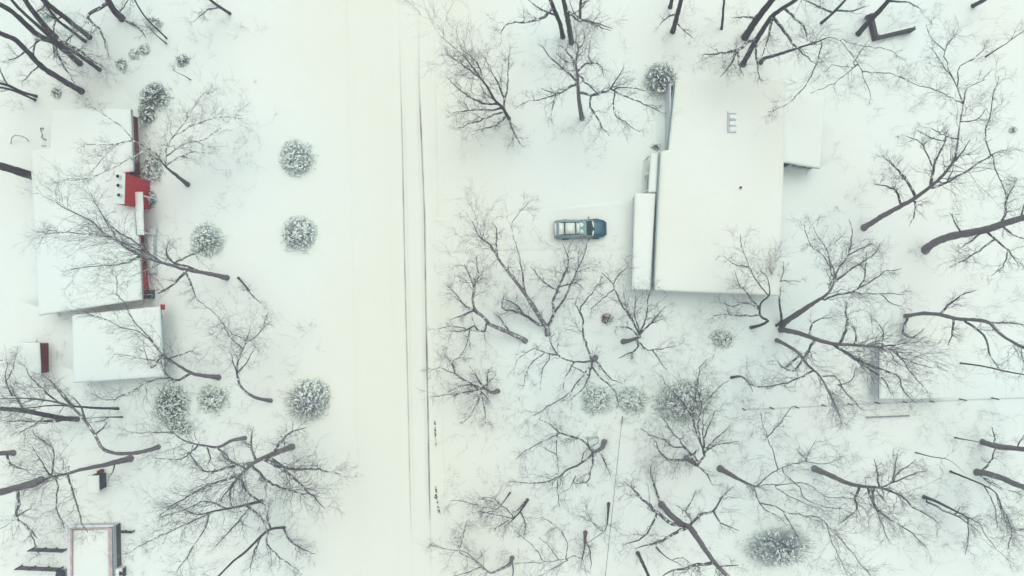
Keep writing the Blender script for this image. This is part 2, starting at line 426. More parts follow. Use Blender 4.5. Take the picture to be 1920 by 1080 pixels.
def wall_faces(pts, z1, mt, parent, name='wall', z0=-.15, thick=.14, fill_drift=.0, clear_east=False):
    """one wall panel for each side of the footprint pts (scene xy)"""
    pts = ccw([Vector((p[0], p[1])) for p in pts]); out = []
    for i in range(len(pts)):
        a, c = pts[i], pts[(i + 1) % len(pts)]
        d = (c - a).normalized(); nrm = Vector((d.y, -d.x))
        e = d * .002
        q = [a + e, c - d * thick - e, c - d * thick - e - nrm * thick, a + e - nrm * thick]
        mk = mt((a + c) / 2) if callable(mt) else mt
        out.append(MB().prism([(v.x, v.y) for v in q], z0, z1).build(name, M[mk], parent, world=True))
        dr_ = fill_drift(nrm) if callable(fill_drift) else fill_drift
        if dr_ > 0 and (c - a).length > 1.5 and not (clear_east and nrm.x > .7):  # snow wedges added along the walls to lighten the shade there
            n_ = max(3, int((c - a).length / .5)); V = []
            for k in range(n_ + 1):
                p = a + d * (-.5 + ((c - a).length + 1.0) * k / n_); ed = min(k, n_ - k) / n_ * ((c - a).length + 1.0) / min(1.8, (c - a).length * .3); ed = min(1, ed); hh = dr_ * (.88 + .3 * fbm(p.x, p.y, .5, 13)) * max(.02, ed * ed * (3 - 2 * ed)); ww = 1.9 * hh + .35
                for f, g_ in ((0, 1), (.25, .62), (.55, .27), (.8, .08), (1, 0)):
                    V.append((p.x + nrm.x * (f * ww - .02), p.y + nrm.y * (f * ww - .02), -.07 + (hh + .07) * g_))
            i_, j_ = np.meshgrid(np.arange(4), np.arange(n_)); q_ = (j_ * 5 + i_).ravel()
            link('shade_fill_drift', np_mesh('shade_fill_drift', V, np.stack([q_, q_ + 1, q_ + 6, q_ + 5], 1)), M['snow'], parent, True)
    return pts

def opening(pts, side, t, w, z0, z1, parent, kind='window'):
    """framed window or door on wall 'side' of ccw footprint at fraction t along it"""
    a, c = pts[side], pts[(side + 1) % len(pts)]
    d = (c - a).normalized(); n = Vector((d.y, -d.x)); p = a.lerp(c, t); rz = math.atan2(d.y, d.x)
    ctr = Vector((p.x, p.y, (z0 + z1) / 2)); n3 = Vector((n.x, n.y, 0)); d3 = Vector((d.x, d.y, 0))
    fr = MB()
    for s in (-1, 1):
        fr.box(ctr + d3 * s * (w / 2 + .035) + n3 * .03, (.07, .06, z1 - z0 + .14), rz)
        fr.box(ctr + Vector((0, 0, s * ((z1 - z0) / 2 + .035))) + n3 * .03, (w, .055, .07), rz)
    if kind == 'window': fr.box(ctr + n3 * .028, (.04, .05, z1 - z0), rz)
    fo = fr.build('window' if kind == 'window' else 'door_frame', M['white_paint'], parent, world=True)
    g = MB().box(ctr + n3 * .012, (w, .02, z1 - z0), rz).build('pane' if kind == 'window' else 'door', M['glass' if kind == 'window' else 'wood_dark'], None)
    g.parent = fo if kind == 'window' else parent
    if kind == 'window':
        m = Matrix.Translation(parent.location); g.matrix_parent_inverse = m.inverted() @ Matrix.Identity(4)
        g.matrix_parent_inverse = (Matrix.Translation(parent.location) @ fo.matrix_parent_inverse).inverted() if False else Matrix.Identity(4)
        s = MB().box(ctr + n3 * .07 - Vector((0, 0, (z1 - z0) / 2 + .09)), (w + .2, .14, .04), rz).build('sill', M['white_paint'], None)
        s.parent = fo
    else:
        g.matrix_parent_inverse = Matrix.Translation(parent.location).inverted()
    return fo

def px_poly(pts, z): return [W(x, y, z) for x, y in pts]
def inset_poly(P, d):
    c = sum((Vector((p.x, p.y)) for p in P), Vector((0, 0))) / len(P)
    out = []
    for p in P:
        v = Vector((p.x, p.y)) - c
        out.append((p.x - math.copysign(min(d, abs(v.x)), v.x), p.y - math.copysign(min(d, abs(v.y)), v.y)))
    return out
def gutter_bar(a, b, z, parent, r=.06, mt='gutter'):
    A, B = W(*a, z), W(*b, z)
    return MB().cyl(A, B, r, n=8).build('gutter', M[mt], parent, True, world=True)

# --- the large house right of the road
def right_house():
    t = empty('house', W(1350, 400, 0)); t.location.z = 0
    tag(t, 'large house with a broad snow covered roof, west of it a parked car', 'house')
    z = 2.65
    rows = [((1266, 150), (1471, 152)), ((1252, 282), (1469, 284)), ((1238, 284.5), (1469, 286)), ((1226, 545), (1461, 555))]
    RG = ((1366, 150), (1350, 550)); deck(rows, z, .5, RG, t); snow_cap('roof_snow', rows, z, .28, t, .5, RG, ms='snow_cream')
    foot = inset_poly(px_poly([(1256, 156), (1466, 158), (1457, 549), (1232, 539), (1243, 290), (1256, 288)], z), .0)
    foot = [Vector((p[0], p[1])) for p in foot]
    # gentle overhang on the south and east, next to none along the west
    c = ccw(foot)
    P = wall_faces([(p.x, p.y) for p in c], z - .1, 'siding', t, fill_drift=lambda n: 1.3 if n.y > .7 or n.x > .7 else (1.0 if n.y < -.7 else .5))
    for i in range(len(P)):
        a, b = P[i], P[(i + 1) % len(P)]; L = (b - a).length
        if L < 3 or ((a.x + b.x) / 2 < W(1262, 0, z).x and abs(b.y - a.y) > 2): continue
        for k in range(int(L // 3.5)): opening(P, i, (k + .5) / int(L // 3.5), 1.2, 1.0, 2.2, t)
    gutter_bar((1225, 544), (1237, 286), z - .02, t); gutter_bar((1251, 281), (1264, 152), z - .02, t)
    # roof ventilator block of three snow capped cells
    v = W(1372, 229, 3.32)
    vb = MB(); vb.box(v + Vector((-.38, 0, .02)), (.09, 1.85, .5)); vb.box(v + Vector((0, -.90, .02)), (.72, .09, .5))
    for yy in (-.42, .16, .74): vb.box(v + Vector((0.02, yy, .02)), (.68, .07, .5))
    vo = vb.build('roof_ventilator', M['siding'], t, world=True)
    for yy in (-.66, -.13, .45):
        lid = MB().box(v + Vector((.02, yy, .03)), (.6, .42, .46), bevel=.08).build('snow_lid', M['snow'], None, True); lid.parent = vo
    p = W(1388, 352, 3.38)
    MB().cyl(p - Vector((0, 0, .5)), p + Vector((0, 0, .22)), .07, n=12).cyl(p + Vector((0, 0, .22)), p + Vector((0, 0, .3)), .11, .05, 12).build('vent_pipe', M['dark_metal'], t, True, world=True)
    # low porch roofs along the west side
    zp = 2.15
    r1 = [((1190, 362), (1229, 363)), ((1184, 543), (1219, 545))]
    d1 = deck(r1, zp, 0, .5, t); d1.name = 'porch_roof'; snow_cap('porch_snow', r1, zp, .24, t, 0, .5, 8)
    r2 = [((1220, 287), (1236, 288)), ((1215, 361), (1231, 361))]
    d2 = deck(r2, zp, 0, .5, t); d2.name = 'porch_roof'; snow_cap('porch_snow', r2, zp, .22, t, 0, .5, 6)
    b = px_poly([(1190, 366), (1228, 367), (1222, 540), (1187, 539)], zp)
    b = [(p.x + .18, p.y) for p in b[:1]] + [(b[1].x, b[1].y), (b[2].x, b[2].y), (b[3].x + .18, b[3].y)]
    Pg = wall_faces(b, zp - .13, 'siding', t)
    for i in range(4):
        a_, b_ = Pg[i], Pg[(i + 1) % 4]
        if (b_ - a_).length > 4 and (a_.x + b_.x) / 2 < W(1205, 0, zp).x:
            for k in (.27, .73):
                ctr = a_.lerp(b_, k); d = (b_ - a_).normalized(); n = Vector((d.y, -d.x))
                g = MB()
                for j in range(4): g.box((ctr.x + n.x * .025, ctr.y + n.y * .025, .35 + j * .56), (2.9, .05, .53), math.atan2(d.y, d.x), .015)
                g.build('garage_door', M['white_paint'], t, world=True)
    for y in (292, 325, 357):
        p = W(1216 - (y - 292) * .06, y, zp)
        MB().box((p.x + .1, p.y, (zp - .13) / 2), (.14, .14, zp - .13)).build('porch_post', M['white_paint'], t, world=True)
    # snow covered step beside the porch
    s = px_poly([(1207, 300), (1216, 300), (1212, 362), (1203, 362)], .3)
    MB().prism([(p.x, p.y) for p in ccw(s)], -.1, .32).build('porch_step', M['snow'], t, world=True)
    # lower rear wing on the east
    rz_ = 2.45
    r3 = [((1466, 178), (1548, 180)), ((1466, 306), (1537, 317))]
    d3 = deck(r3, rz_, .25, .05, t); d3.name = 'wing_roof'; snow_cap('wing_snow', r3, rz_, .26, t, .25, .05, 10)
    wf = px_poly([(1464, 184), (1543, 186), (1533, 312), (1464, 302)], rz_)
    P = wall_faces([(p.x, p.y) for p in wf], rz_ - .1, 'siding_grey', t, fill_drift=lambda n: 1.4 if n.x > .7 or n.y > .7 else .3)
    for i in range(4):
        a_, b_ = P[i], P[(i + 1) % 4]
        if abs(b_.x - a_.x) > 2 and (a_.y + b_.y) / 2 < W(0, 290, rz_).y:
            s = 1 if b_.x > a_.x else -1
            opening(P, i, .2 if s > 0 else .8, .9, .1, 2.1, t, 'door')
            opening(P, i, .55 if s > 0 else .45, 1.0, 1.0, 2.1, t); opening(P, i, .84 if s > 0 else .16, .8, 1.0, 2.1, t)
right_house()

# --- the red brick house left of the road
def left_house():
    t = empty('house', (W(165, 420).x, W(165, 420).y, 0))
    tag(t, 'red brick house under a snowy roof, wide red chimney on its east side', 'house')
    z = 2.5
    rows = [((98, 206), (247, 205)), ((97, 279), (250, 279)), ((58, 284), (250, 285)), ((60, 322), (252, 322)), ((60, 324), (238, 324)), ((63, 386), (240, 386)), ((63, 387.5), (255, 387.5)), ((66, 440), (257, 440)),
            ((67, 443), (262, 443)), ((74, 592), (268, 562))]
    RG = ((168, 206), (172, 580)); deck(rows, z, .35, RG, t); snow_cap('roof_snow', rows, z, .26, t, .35, RG)
    P = wall_faces([(p.x, p.y) for p in px_poly([(104, 210), (232, 209), (237, 320), (244, 440), (256, 558), (80, 586), (66, 290), (104, 290)], z)],
                   z - .1, lambda m_: 'brick_dark' if m_.y > W(0, 300, 2.5).y else 'brick_red', t, fill_drift=lambda n: 1.8 if n.x < -.7 else (1.6 if n.y > .7 else .8), clear_east=True)
    for i in range(len(P)):
        a_, b_ = P[i], P[(i + 1) % len(P)]; L = (b_ - a_).length
        if L > 4 and (a_.x + b_.x) / 2 < W(120, 0).x * .98 and abs(b_.y - a_.y) > 3:
            opening(P, i, .3, 1.3, .9, 2.1, t); opening(P, i, .72, 1.1, .9, 2.1, t)
    gutter_bar((248, 206), (252, 320), z - .02, t); gutter_bar((263, 445), (269, 562), z - .02, t, .05, 'fascia')
    # brick chimney stack with three flue pots
    zc = 4.6
    top = px_poly([(213, 326), (233, 325), (236, 381), (215, 382)], zc)
    c = MB().prism([(p.x, p.y) for p in ccw(top)], -.1, zc).build('chimney', M['brick_red'], t, world=True)
    ct = sum(top, Vector()) / 4
    cs = MB().box(ct + Vector((0, 0, .05)), (.98, 2.72, .12), math.radians(-1.5), .04).build('chimney_snow', M['snow'], None, True); cs.parent = c
    for y in (331, 348, 366):
        p = W(222.5 + (y - 331) * .06, y, zc + .3)
        fp = MB().cyl(p - Vector((0, 0, .3)), p + Vector((0, 0, .18)), .2, .17, 14).build('flue_pot', M['white_paint'], None, True); fp.parent = c
        ho = MB().cyl(p + Vector((0, 0, .1)), p + Vector((0, 0, .192)), .135, n=14).build('flue_opening', M['flue_black'], None, True); ho.parent = c  # solid near-black disc stands in for the open flue
    # canopy over the entrance, lower than the roof
    r = [((252, 360), (268, 360)), ((258, 441), (271, 441))]
    d = deck(r, 2.75, 0, .5, t); d.name = 'canopy'; snow_cap('canopy_snow', r, 2.75, .22, t, 0, .5, 6)
    for y in (366, 436):
        p = W(266 + (y - 366) * .04, y, 2.75); MB().box((p.x - .12, p.y, 1.3), (.13, .13, 2.64)).build('canopy_post', M['white_paint'], t, world=True)
    # snowy ledge and steps in front of the wall
    for poly, h in (([(276, 428), (291, 428), (291, 440), (276, 440)], .5), ([(275, 441), (287, 441), (289, 512), (277, 512)], .75)):
        q = px_poly(poly, h)
        b = MB().prism([(p.x, p.y) for p in ccw(q)], -.1, h).build('planter_wall', M['siding'], t, world=True)
        s = [(p.x, p.y) for p in ccw(q)]
        sn = MB().prism(s, h + .002, h + .14)
        bmesh.ops.bevel(sn.bm, geom=[e for e in sn.bm.edges if all(v.co.z > h + .1 for v in e.verts)], offset=.06, segments=2, affect='EDGES')
        o = sn.build('ledge_snow', M['snow'], None, True); o.parent = b
    b = MB().box(W(279, 552, .5) + Vector((0, 0, 0)), (.7, .8, 1.0), 0, .05).build('meter_box', M['dark_metal'], t, world=True)
left_house()

def garage():
    t = empty('garage', (W(215, 645).x, W(215, 645).y, 0))
    tag(t, 'snow roofed garage with a grey side wall, south of the brick house', 'garage')
    z = 2.2
    rows = [((136, 590), (301, 574)), ((138, 718), (309, 706))]
    deck(rows, z, .15, .5, t); snow_cap('roof_snow', rows, z, .22, t, .15, .5)
    P = wall_faces([(p.x, p.y) for p in px_poly([(146, 612), (285, 592), (293, 692), (150, 705)], z)], z - .1, 'siding_grey', t, fill_drift=lambda n: 1.7 if n.x < -.7 else (1.1 if n.y < -.7 else .4))
    gutter_bar((302, 580), (310, 703), z - .02, t, .05)
    p = W(303, 576, z); MB().box(p - Vector((.05, 0, .3)), (.3, .5, .3)).build('gable_end_board', M['brick_red'], t, world=True)
garage()

def shed(label, eave, z, wall, overhang, mt, rise=.2):
    xs = [p[0] for p in eave]; ys = [p[1] for p in eave]
    c = W(sum(xs) / 4, sum(ys) / 4); t = empty('shed', (c.x, c.y, 0)); tag(t, label, 'shed')
    rows = [(eave[0], eave[1]), (eave[3], eave[2])]
    deck(rows, z, rise, .5, t); snow_cap('roof_snow', rows, z, .2, t, rise, .5, 8)
    P = px_poly(wall, z)
    Q = wall_faces([(p.x, p.y) for p in P], z - .1, mt, t, fill_drift=lambda n: (.9 if n.x > .3 or abs(n.y) > .7 else .3) if z > 1.6 else .12, clear_east=z < 1.95)
    return t, Q
t, Q = shed('small shed with a dark red east wall, south west of the brick house', [(38, 641), (75, 642), (78, 706), (40, 706)], 1.9,
            [(44, 646), (66.5, 646), (67.5, 702), (46, 702)], .3, 'wood_red')
t, Q = shed('tiny dark teal sided shed beneath the long leaning trunk', [(163, 892), (186, 891), (187, 924), (164, 925)], 1.5,
            [(165, 894), (182.5, 893.5), (183.5, 921), (166, 922)], .1, 'teal_boards', .1)
MB().box(W(188.5, 884, .5), (.28, .3, .8), 0, .04).build('storage_box', M['wood_red'], t, world=True)

def corner_building():
    t = empty('outbuilding', (W(172, 1040).x, W(172, 1040).y, 0))
    tag(t, 'flat roofed brick outbuilding with a parapet in the bottom left corner', 'building')
    z = .85
    P = [(131, 987), (216, 985), (219, 1120), (131, 1120)]
    q = px_poly(P, z); wall_faces([(p.x, p.y) for p in q], z, 'siding', t)
    e1, e2 = q[1], q[2]; dd = e2 - e1
    MB().box((e1 + e2) / 2 + Vector((.03, 0, -z * .5 - .06)), (dd.length - .1, .05, z - .12), math.atan2(dd.y, dd.x)).build('cladding', M['wall_dark'], t, world=True)
    c = [(134, 990), (212, 988), (215, 1117), (134, 1117)]
    d = px_poly(c, z - .2)
    MB().prism([(p.x, p.y) for p in ccw(d)], z - .4, z - .22).build('roof', M['roofing'], t, world=True)
    rows = [((137, 993), (205, 991)), ((137, 1115), (207, 1114))]
    snow_cap('roof_snow', rows, z - .21, .2, t, 0, .5, 12)
    # parapet coping: four brick strips
    for (a, b, w, m_) in (((131, 1120), (131, 984), .26, 'white_paint'), ((135, 1118), (135, 990), .16, 'brick_pale'),
                          ((133, 986.5), (214, 985), .2, 'white_paint'), ((136, 990), (206, 989), .12, 'brick_pale'),
                          ((208.5, 989), (210.5, 1118), .3, 'brick_pale'), ((214.5, 985), (217.5, 1120), .12, 'gutter')):
        A, B = W(*a, z), W(*b, z); dd = B - A
        hgt = .16 if m_ != 'gutter' else .2
        MB().box((A + B) / 2 + Vector((0, 0, hgt / 2 + .003 * w * 10)), (dd.length, w, hgt), math.atan2(dd.y, dd.x)).build('coping', M[m_], t, world=True)
corner_building()

def ac_unit():
    c = W(231, 1069, 0); t = empty('air_conditioner', (c.x, c.y, 0))
    tag(t, 'white air conditioner unit beside the bottom left outbuilding', 'air conditioner')
    MB().box((0, 0, .42), (.62, .95, .86), 0, .05).build('casing', M['white_paint'], t)
    MB().cyl((.18, 0, .85), (.18, 0, .87), .2, n=20).build('fan_grille', M['dark_metal'], t)
    MB().box((.325, 0, .42), (.03, .8, .6)).build('coil_panel', M['dark_metal'], t)
    MB().box((-.1, 0, .9), (.36, .9, .1), 0, .045).build('snow', M['snow'], t, True)
ac_unit()

def barrel():
    c = W(121, 1073, 0); t = empty('covered_grill', (c.x, c.y, 0))
    tag(t, 'dark rounded covered grill on the west side of the corner outbuilding', 'grill')
    bm = bmesh.new(); bmesh.ops.create_uvsphere(bm, u_segments=18, v_segments=10, radius=1)
    for v in bm.verts:
        v.co.x *= .42; v.co.y *= .5; v.co.z = .62 + v.co.z * .38
    me = bpy.data.meshes.new('cover'); bm.to_mesh(me); bm.free()
    for p in me.polygons: p.use_smooth = True
    link('cover', me, M['tarp'], t)
    for sx in (-1, 1):
        for sy in (-1, 1): MB().cyl((sx * .2, sy * .28, -.03), (sx * .2, sy * .28, .4), .03, n=8).build('leg', M['dark_metal'], t)
barrel()

# --- garage at the right with only its west wall showing
def right_shed():
    t, Q = shed('low snow covered garage at the right, its grey west wall behind bare branches', [(1648, 641), (1790, 643), (1788, 747), (1648, 748)], 2.0,
                [(1650, 645), (1786, 648), (1784, 744), (1650, 745)], .1, 'siding', .25)
    t.name = 'garage'; t['category'] = 'garage'
right_shed()

# ------------------------------------------------------------------ fences, wires, timbers
def wire_fence():
    pts = [(1392, 766), (1444, 764), (1490, 762), (1541, 759), (1590, 756.5), (1640, 754), (1690, 752), (1740, 751), (1800, 748), (1860, 746), (1925, 744)]
    a = W(*pts[0]); t = empty('wire_fence', (a.x, a.y, 0))
    tag(t, 'low wire fence with small posts crossing the right yard', 'fence')
    P = [W(*p) for p in pts]
    for p in P: MB().cyl(p - Vector((0, 0, .2)), p + Vector((0, 0, 1.0)), .06, .055, 8).build('post', M['wood_dark'], t, world=True)
    for k, hz in enumerate((.35, .65, .95)):
        b = MB()
        for i in range(len(P) - 1): b.cyl(P[i] + Vector((0, 0, hz)), P[i + 1] + Vector((0, 0, hz)), .006, n=4)
        b.build('wire', M['wire'], t, world=True)
wire_fence()
def rail_fence(label, a, b, h=1.0, n=4, mt='wood_dark', snow=True, th=.07):
    A, B = W(*a), W(*b); t = empty('rail_fence', (A.x, A.y, 0)); tag(t, label, 'fence')
    d = B - A; rz = math.atan2(d.y, d.x)
    for i in range(n):
        p = A.lerp(B, i / (n - 1)); MB().box(p + Vector((0, 0, h / 2 - .1)), (.1, .1, h + .2), rz).build('post', M[mt], t, world=True)
    for z in (.3, .6, .9):
        MB().box((A + B) / 2 + Vector((0, 0, z * h)), (d.length, th, .13), rz).build('rail', M[mt], t, world=True)
    return t
rail_fence('dark rail fence running west from the corner outbuilding, the upper of two', (66, 1026), (128, 1028), 1.1)
rail_fence('dark rail fence behind the covered grill, the lower of two', (42, 1060), (118, 1063), 1.1)
rail_fence('short dark rail on the east side of the corner outbuilding', (222, 994), (252, 995), .7, 3)
rail_fence('grey timber rail half buried in snow, south of the wire fence', (1625, 782), (1702, 779), .3, 4, 'fascia')

def timber_border():
    a = W(1634, 74); t = empty('timber_border', (a.x, a.y, 0))
    tag(t, 'L shaped border of dark timbers under snow near the top right trunk', 'border')
    for (p, q) in (((1627, 30), (1637, 73)), ((1634, 75), (1709, 57))):
        A, B = W(*p), W(*q); d = B - A; rz = math.atan2(d.y, d.x)
        MB().box((A + B) / 2 + Vector((0, 0, .32)), (d.length, .34, .8), rz, .03).build('timber', M['wood_dark'], t, world=True)
    A, B = W(1640, 71), W(1707, 55); d = B - A
    MB().box((A + B) / 2 + Vector((0, .06, .76)), (d.length * .95, .2, .1), math.atan2(d.y, d.x), .045).build('snow', M['snow'], t, True, world=True)
    MB().cyl(W(1626, 31) - Vector((0, 0, .1)), W(1626, 31, 1.2), .16, n=10).build('post', M['wood_dark'], t, world=True)
    MB().cyl(W(1707, 59) - Vector((0, 0, .1)), W(1706, 59, .9), .12, n=10).build('post', M['wood_dark'], t, world=True)
timber_border()

def guy_wire():
    a = W(1168, 776); t = empty('guy_wire', (a.x, a.y, 0))
    tag(t, 'thin straight wire running down from the snowy bushes past the bare trees', 'wire')
    b = W(1133, 1100, 7.5)
    MB().cyl(a - Vector((0, 0, .2)), b, .02, n=6).build('cable', M['wire'], t, world=True)
    MB().cyl(a - Vector((0, 0, .2)), a + (b - a) * .06, .05, n=8).build('anchor_guard', M['metal'], t, world=True)
guy_wire()

def hoop(label, pts, zs, r=.025):
    a = W(*pts[0]); t = empty('garden_wire', (a.x, a.y, 0)); tag(t, label, 'garden wire')
    P = [W(p[0], p[1], z) for p, z in zip(pts, zs)]
    b = MB()
    for i in range(len(P) - 1): b.cyl(P[i], P[i + 1], r, n=6)
    b.build('wire', M['wire'], t, world=True)
hoop('bent garden hoop standing north west of the brick house', [(20, 272), (22, 258), (28, 254), (40, 255), (50, 260), (54, 266)], [-.1, .7, 1, 1, .7, -.1], .03)
hoop('wiggly dark garden wire on the snow beside the brick house corner', [(78, 250), (76, 240), (82, 240), (80, 250), (78, 258), (84, 262), (90, 262)], [.06, .3, .3, .1, .2, .3, .02], .035)
hoop('crooked dark stick lying by the roof corner', [(78, 273), (84, 274), (97, 273), (98, 258)], [.05, .05, .1, .3], .03)
hoop('small dark hooked stake standing in snow north of the brick house', [(94, 238), (105, 236), (116, 233), (114, 226)], [.05, .4, .9, 1.2], .04)

def leaf_litter(label, pts, n, spread):
    bm = bmesh.new()
    r = random.Random(len(label))
    for i in range(n):
        k = r.random() * (len(pts) - 1); j = int(k); f = k - j
        x = pts[j][0] + (pts[j + 1][0] - pts[j][0]) * f + r.gauss(0, spread); y = pts[j][1] + (pts[j + 1][1] - pts[j][1]) * f
        c = W(x, y); s = r.uniform(.025, .07)
        R_ = Matrix.Rotation(r.random() * 6.3, 3, 'Z') @ Matrix.Rotation(r.uniform(-.9, .9), 3, 'X')
        vv = [bm.verts.new(c + R_ @ Vector(q) * s + Vector((0, 0, .07 + r.random() * .06))) for q in ((-1, -.5, 0), (1, -.6, 0), (1.2, .5, .2), (-.8, .6, .1))]
        bm.faces.new(vv)
    me = bpy.data.meshes.new('leaf_litter'); bm.to_mesh(me); bm.free()
    tag(link('leaf_litter', me, M['litter']), label, 'leaf litter', kind='stuff')
leaf_litter('short string of dark leaf litter beside the right wheel track', [(815, 782), (816, 800), (816, 812), (818, 836)], 40, .5)
leaf_litter('dark clump of leaf litter trailing beside the road near the bottom', [(818, 912), (818, 926), (817, 932), (822, 945), (824, 965)], 60, 1.0)

# ------------------------------------------------------------------ parked car
def car():
    c = W(1089, 429, .9); rz = math.radians(1.5)
    t = empty('parked_car', (c.x, c.y, .0), rz)
    tag(t, 'teal estate car with a snowy roof rack parked on the driveway', 'car')
    g = .03
    def loft(name, secs, m, cap=True, smooth=True, parent=None):
        """secs: list of (x, [(y,z)...]) half profiles from bottom centre outwards to top centre"""
        V = []; n = None
        for x, prof in secs:
            full = [(y, z) for y, z in prof] + [(-y, z) for y, z in prof[::-1]]
            n = len(full); V += [(x, y, z + g) for y, z in full]
        Fs = []
        for k in range(len(secs) - 1):
            for i in range(n): Fs.append((k * n + i, k * n + (i + 1) % n, (k + 1) * n + (i + 1) % n, (k + 1) * n + i))
        bm = bmesh.new(); vv = [bm.verts.new(v) for v in V]
        for f in Fs: bm.faces.new([vv[i] for i in f])
        if cap: bm.faces.new(vv[:n][::-1]); bm.faces.new(vv[-n:])
        bmesh.ops.recalc_face_normals(bm, faces=bm.faces)
        me = bpy.data.meshes.new(name); bm.to_mesh(me); bm.free()
        for p in me.polygons: p.use_smooth = smooth
        return link(name, me, m, parent or t)
    def prof(w, zb, zt, r=.1, tuck=.06):
        return [(w - tuck, zb), (w - .01, zb + .12), (w, zb + .35), (w - .02, zt - r), (w - .05, zt - r * .35), (w - .05 - r, zt)]
    body = [(-2.33, prof(.74, .42, .86)), (-2.30, prof(.82, .3, .92)), (-2.15, prof(.87, .24, .95)), (-1.2, prof(.89, .22, .96)), (0, prof(.89, .22, .95)),
            (.85, prof(.89, .22, .97)), (1.2, prof(.89, .22, .95)), (1.75, prof(.87, .22, .90)), (2.1, prof(.80, .26, .84)), (2.27, prof(.68, .32, .78)), (2.36, prof(.52, .38, .70))]
    loft('body', body, M['car_paint'])
    # bonnet panel with a raised centre
    def bon(x, w, z): return [(w, z - .03), (w - .04, z + .012), (w * .55, z + .035), (w * .2, z + .045)]
    loft('bonnet', [(1.02, bon(1.02, .74, .965)), (1.4, bon(1.4, .74, .945)), (1.8, bon(1.8, .71, .90)), (2.08, bon(2.08, .63, .85)), (2.2, bon(2.2, .55, .80))], M['car_paint'])
    # cabin
    def cab(w0, w1, zt): return [(w0, .90), (w0 - .02, .98), (w1 + .03, zt - .06), (w1 - .03, zt - .01), (w1 * .5, zt + .015), (w1 * .15, zt + .02)]
    loft('cabin', [(-2.26, cab(.80, .74, 1.02)), (-2.0, cab(.83, .68, 1.58)), (-1.85, cab(.84, .66, 1.64)), (-.4, cab(.85, .67, 1.70)), (.25, cab(.85, .66, 1.67)), (.42, cab(.84, .65, 1.60)), (1.0, cab(.80, .74, 1.02)), (1.04, cab(.78, .74, .97))], M['car_cabin'])
    def glass(name, q, m='car_glass'):
        b = MB(); n = (Vector(q[1]) - Vector(q[0])).cross(Vector(q[3]) - Vector(q[0])).normalized()
        if n.z < 0: n = -n
        lo = [b.bm.verts.new(Vector(p) + Vector((0, 0, g))) for p in q]; hi = [b.bm.verts.new(Vector(p) + n * .02 + Vector((0, 0, g))) for p in q]
        b.bm.faces.new(hi); b.bm.faces.new(lo[::-1])
        for i in range(4): b.bm.faces.new((lo[i], lo[(i + 1) % 4], hi[(i + 1) % 4], hi[i]))
        return b.build(name, M[m], t)
    glass('windscreen', [(.46, -.61, 1.575), (.46, .61, 1.575), (.99, .72, 1.055), (.99, -.72, 1.055)])
    glass('rear_window', [(-2.03, -.58, 1.545), (-2.03, .58, 1.545), (-2.235, .66, 1.10), (-2.235, -.66, 1.10)], 'car_frost')
    for s in (-1, 1):
        for (x0, x1, xt0, xt1) in ((-1.95, -1.15, -1.85, -1.15), (-1.08, -.2, -1.08, -.2), (-.12, .82, -.12, .38)):
            b = MB(); y0, y1 = s * .835, s * .70
            q = [(x0, y0, 1.02 + g), (x1, y0, 1.02 + g), (xt1, y1, 1.58 + g), (xt0, y1, 1.58 + g)]
            off = Vector((0, s * .02, .006))
            lo = [b.bm.verts.new(Vector(p) - off * .5) for p in q]; hi = [b.bm.verts.new(Vector(p) + off) for p in q]
            b.bm.faces.new(hi); b.bm.faces.new(lo[::-1])
            for i in range(4): b.bm.faces.new((lo[i], lo[(i + 1) % 4], hi[(i + 1) % 4], hi[i]))
            b.build('side_window', M['car_frost'] if x0 < -.2 else M['car_glass'], t)
        mi = MB().box((.72, s * .99, 1.08), (.13, .2, .13), 0, .04).build('mirror', M['car_paint'], t, True)
        MB().cyl((-1.9, s * .56, 1.76), (.1, s * .56, 1.76), .025, n=8).build('roof_rail', M['plastic'], t, True)
        MB().box((2.17, s * .6, .66), (.2, .26, .16), -s * .35, .04).build('headlight', M['lamp_clear'], t, True)
        MB().box((-2.30, s * .68, .85), (.07, .16, .26), 0, .02).build('tail_light', M['lamp_red'], t, True)
        for x in (-1.42, 1.42):
            w = empty('wheel', (x, s * .82, .33)); w.parent = t
            bm = bmesh.new(); V = []
            prof_ = [(.20, -.10), (.30, -.105), (.335, -.07), (.335, .07), (.30, .105), (.20, .10)]; n = 22
            for i in range(n):
                a = 2 * math.pi * i / n; V.append([bm.verts.new((r * math.cos(a), y, r * math.sin(a))) for r, y in prof_])
            for i in range(n):
                for k in range(6): bm.faces.new((V[i][k], V[i][(k + 1) % 6], V[(i + 1) % n][(k + 1) % 6], V[(i + 1) % n][k]))
            bmesh.ops.recalc_face_normals(bm, faces=bm.faces)
            me = bpy.data.meshes.new('tyre'); bm.to_mesh(me); bm.free(); link('tyre', me, M['rubber'], w)
            r_ = MB().cyl((0, -.07, 0), (0, .07, 0), .2, n=18)
            for k in range(5):
                a = k * 2 * math.pi / 5; r_.box((.1 * math.cos(a), s * .075, .1 * math.sin(a)), (.19, .03, .05), rot=Matrix.Rotation(-a, 3, 'Y'))
            r_.build('rim', M['metal'], w)
    MB().box((2.36, 0, .48), (.14, 1.25, .2), 0, .05).build('front_bumper', M['plastic'], t, True)
    MB().box((-2.36, 0, .48), (.16, 1.6, .22), 0, .05).build('rear_bumper', M['plastic'], t, True)
    MB().box((2.38, 0, .63), (.04, .7, .12), 0, .01).build('grille', M['dark_metal'], t)
    for x in (-1.55, -.55): MB().box((x, 0, 1.785), (.06, 1.2, .035)).build('roof_crossbar', M['plastic'], t)
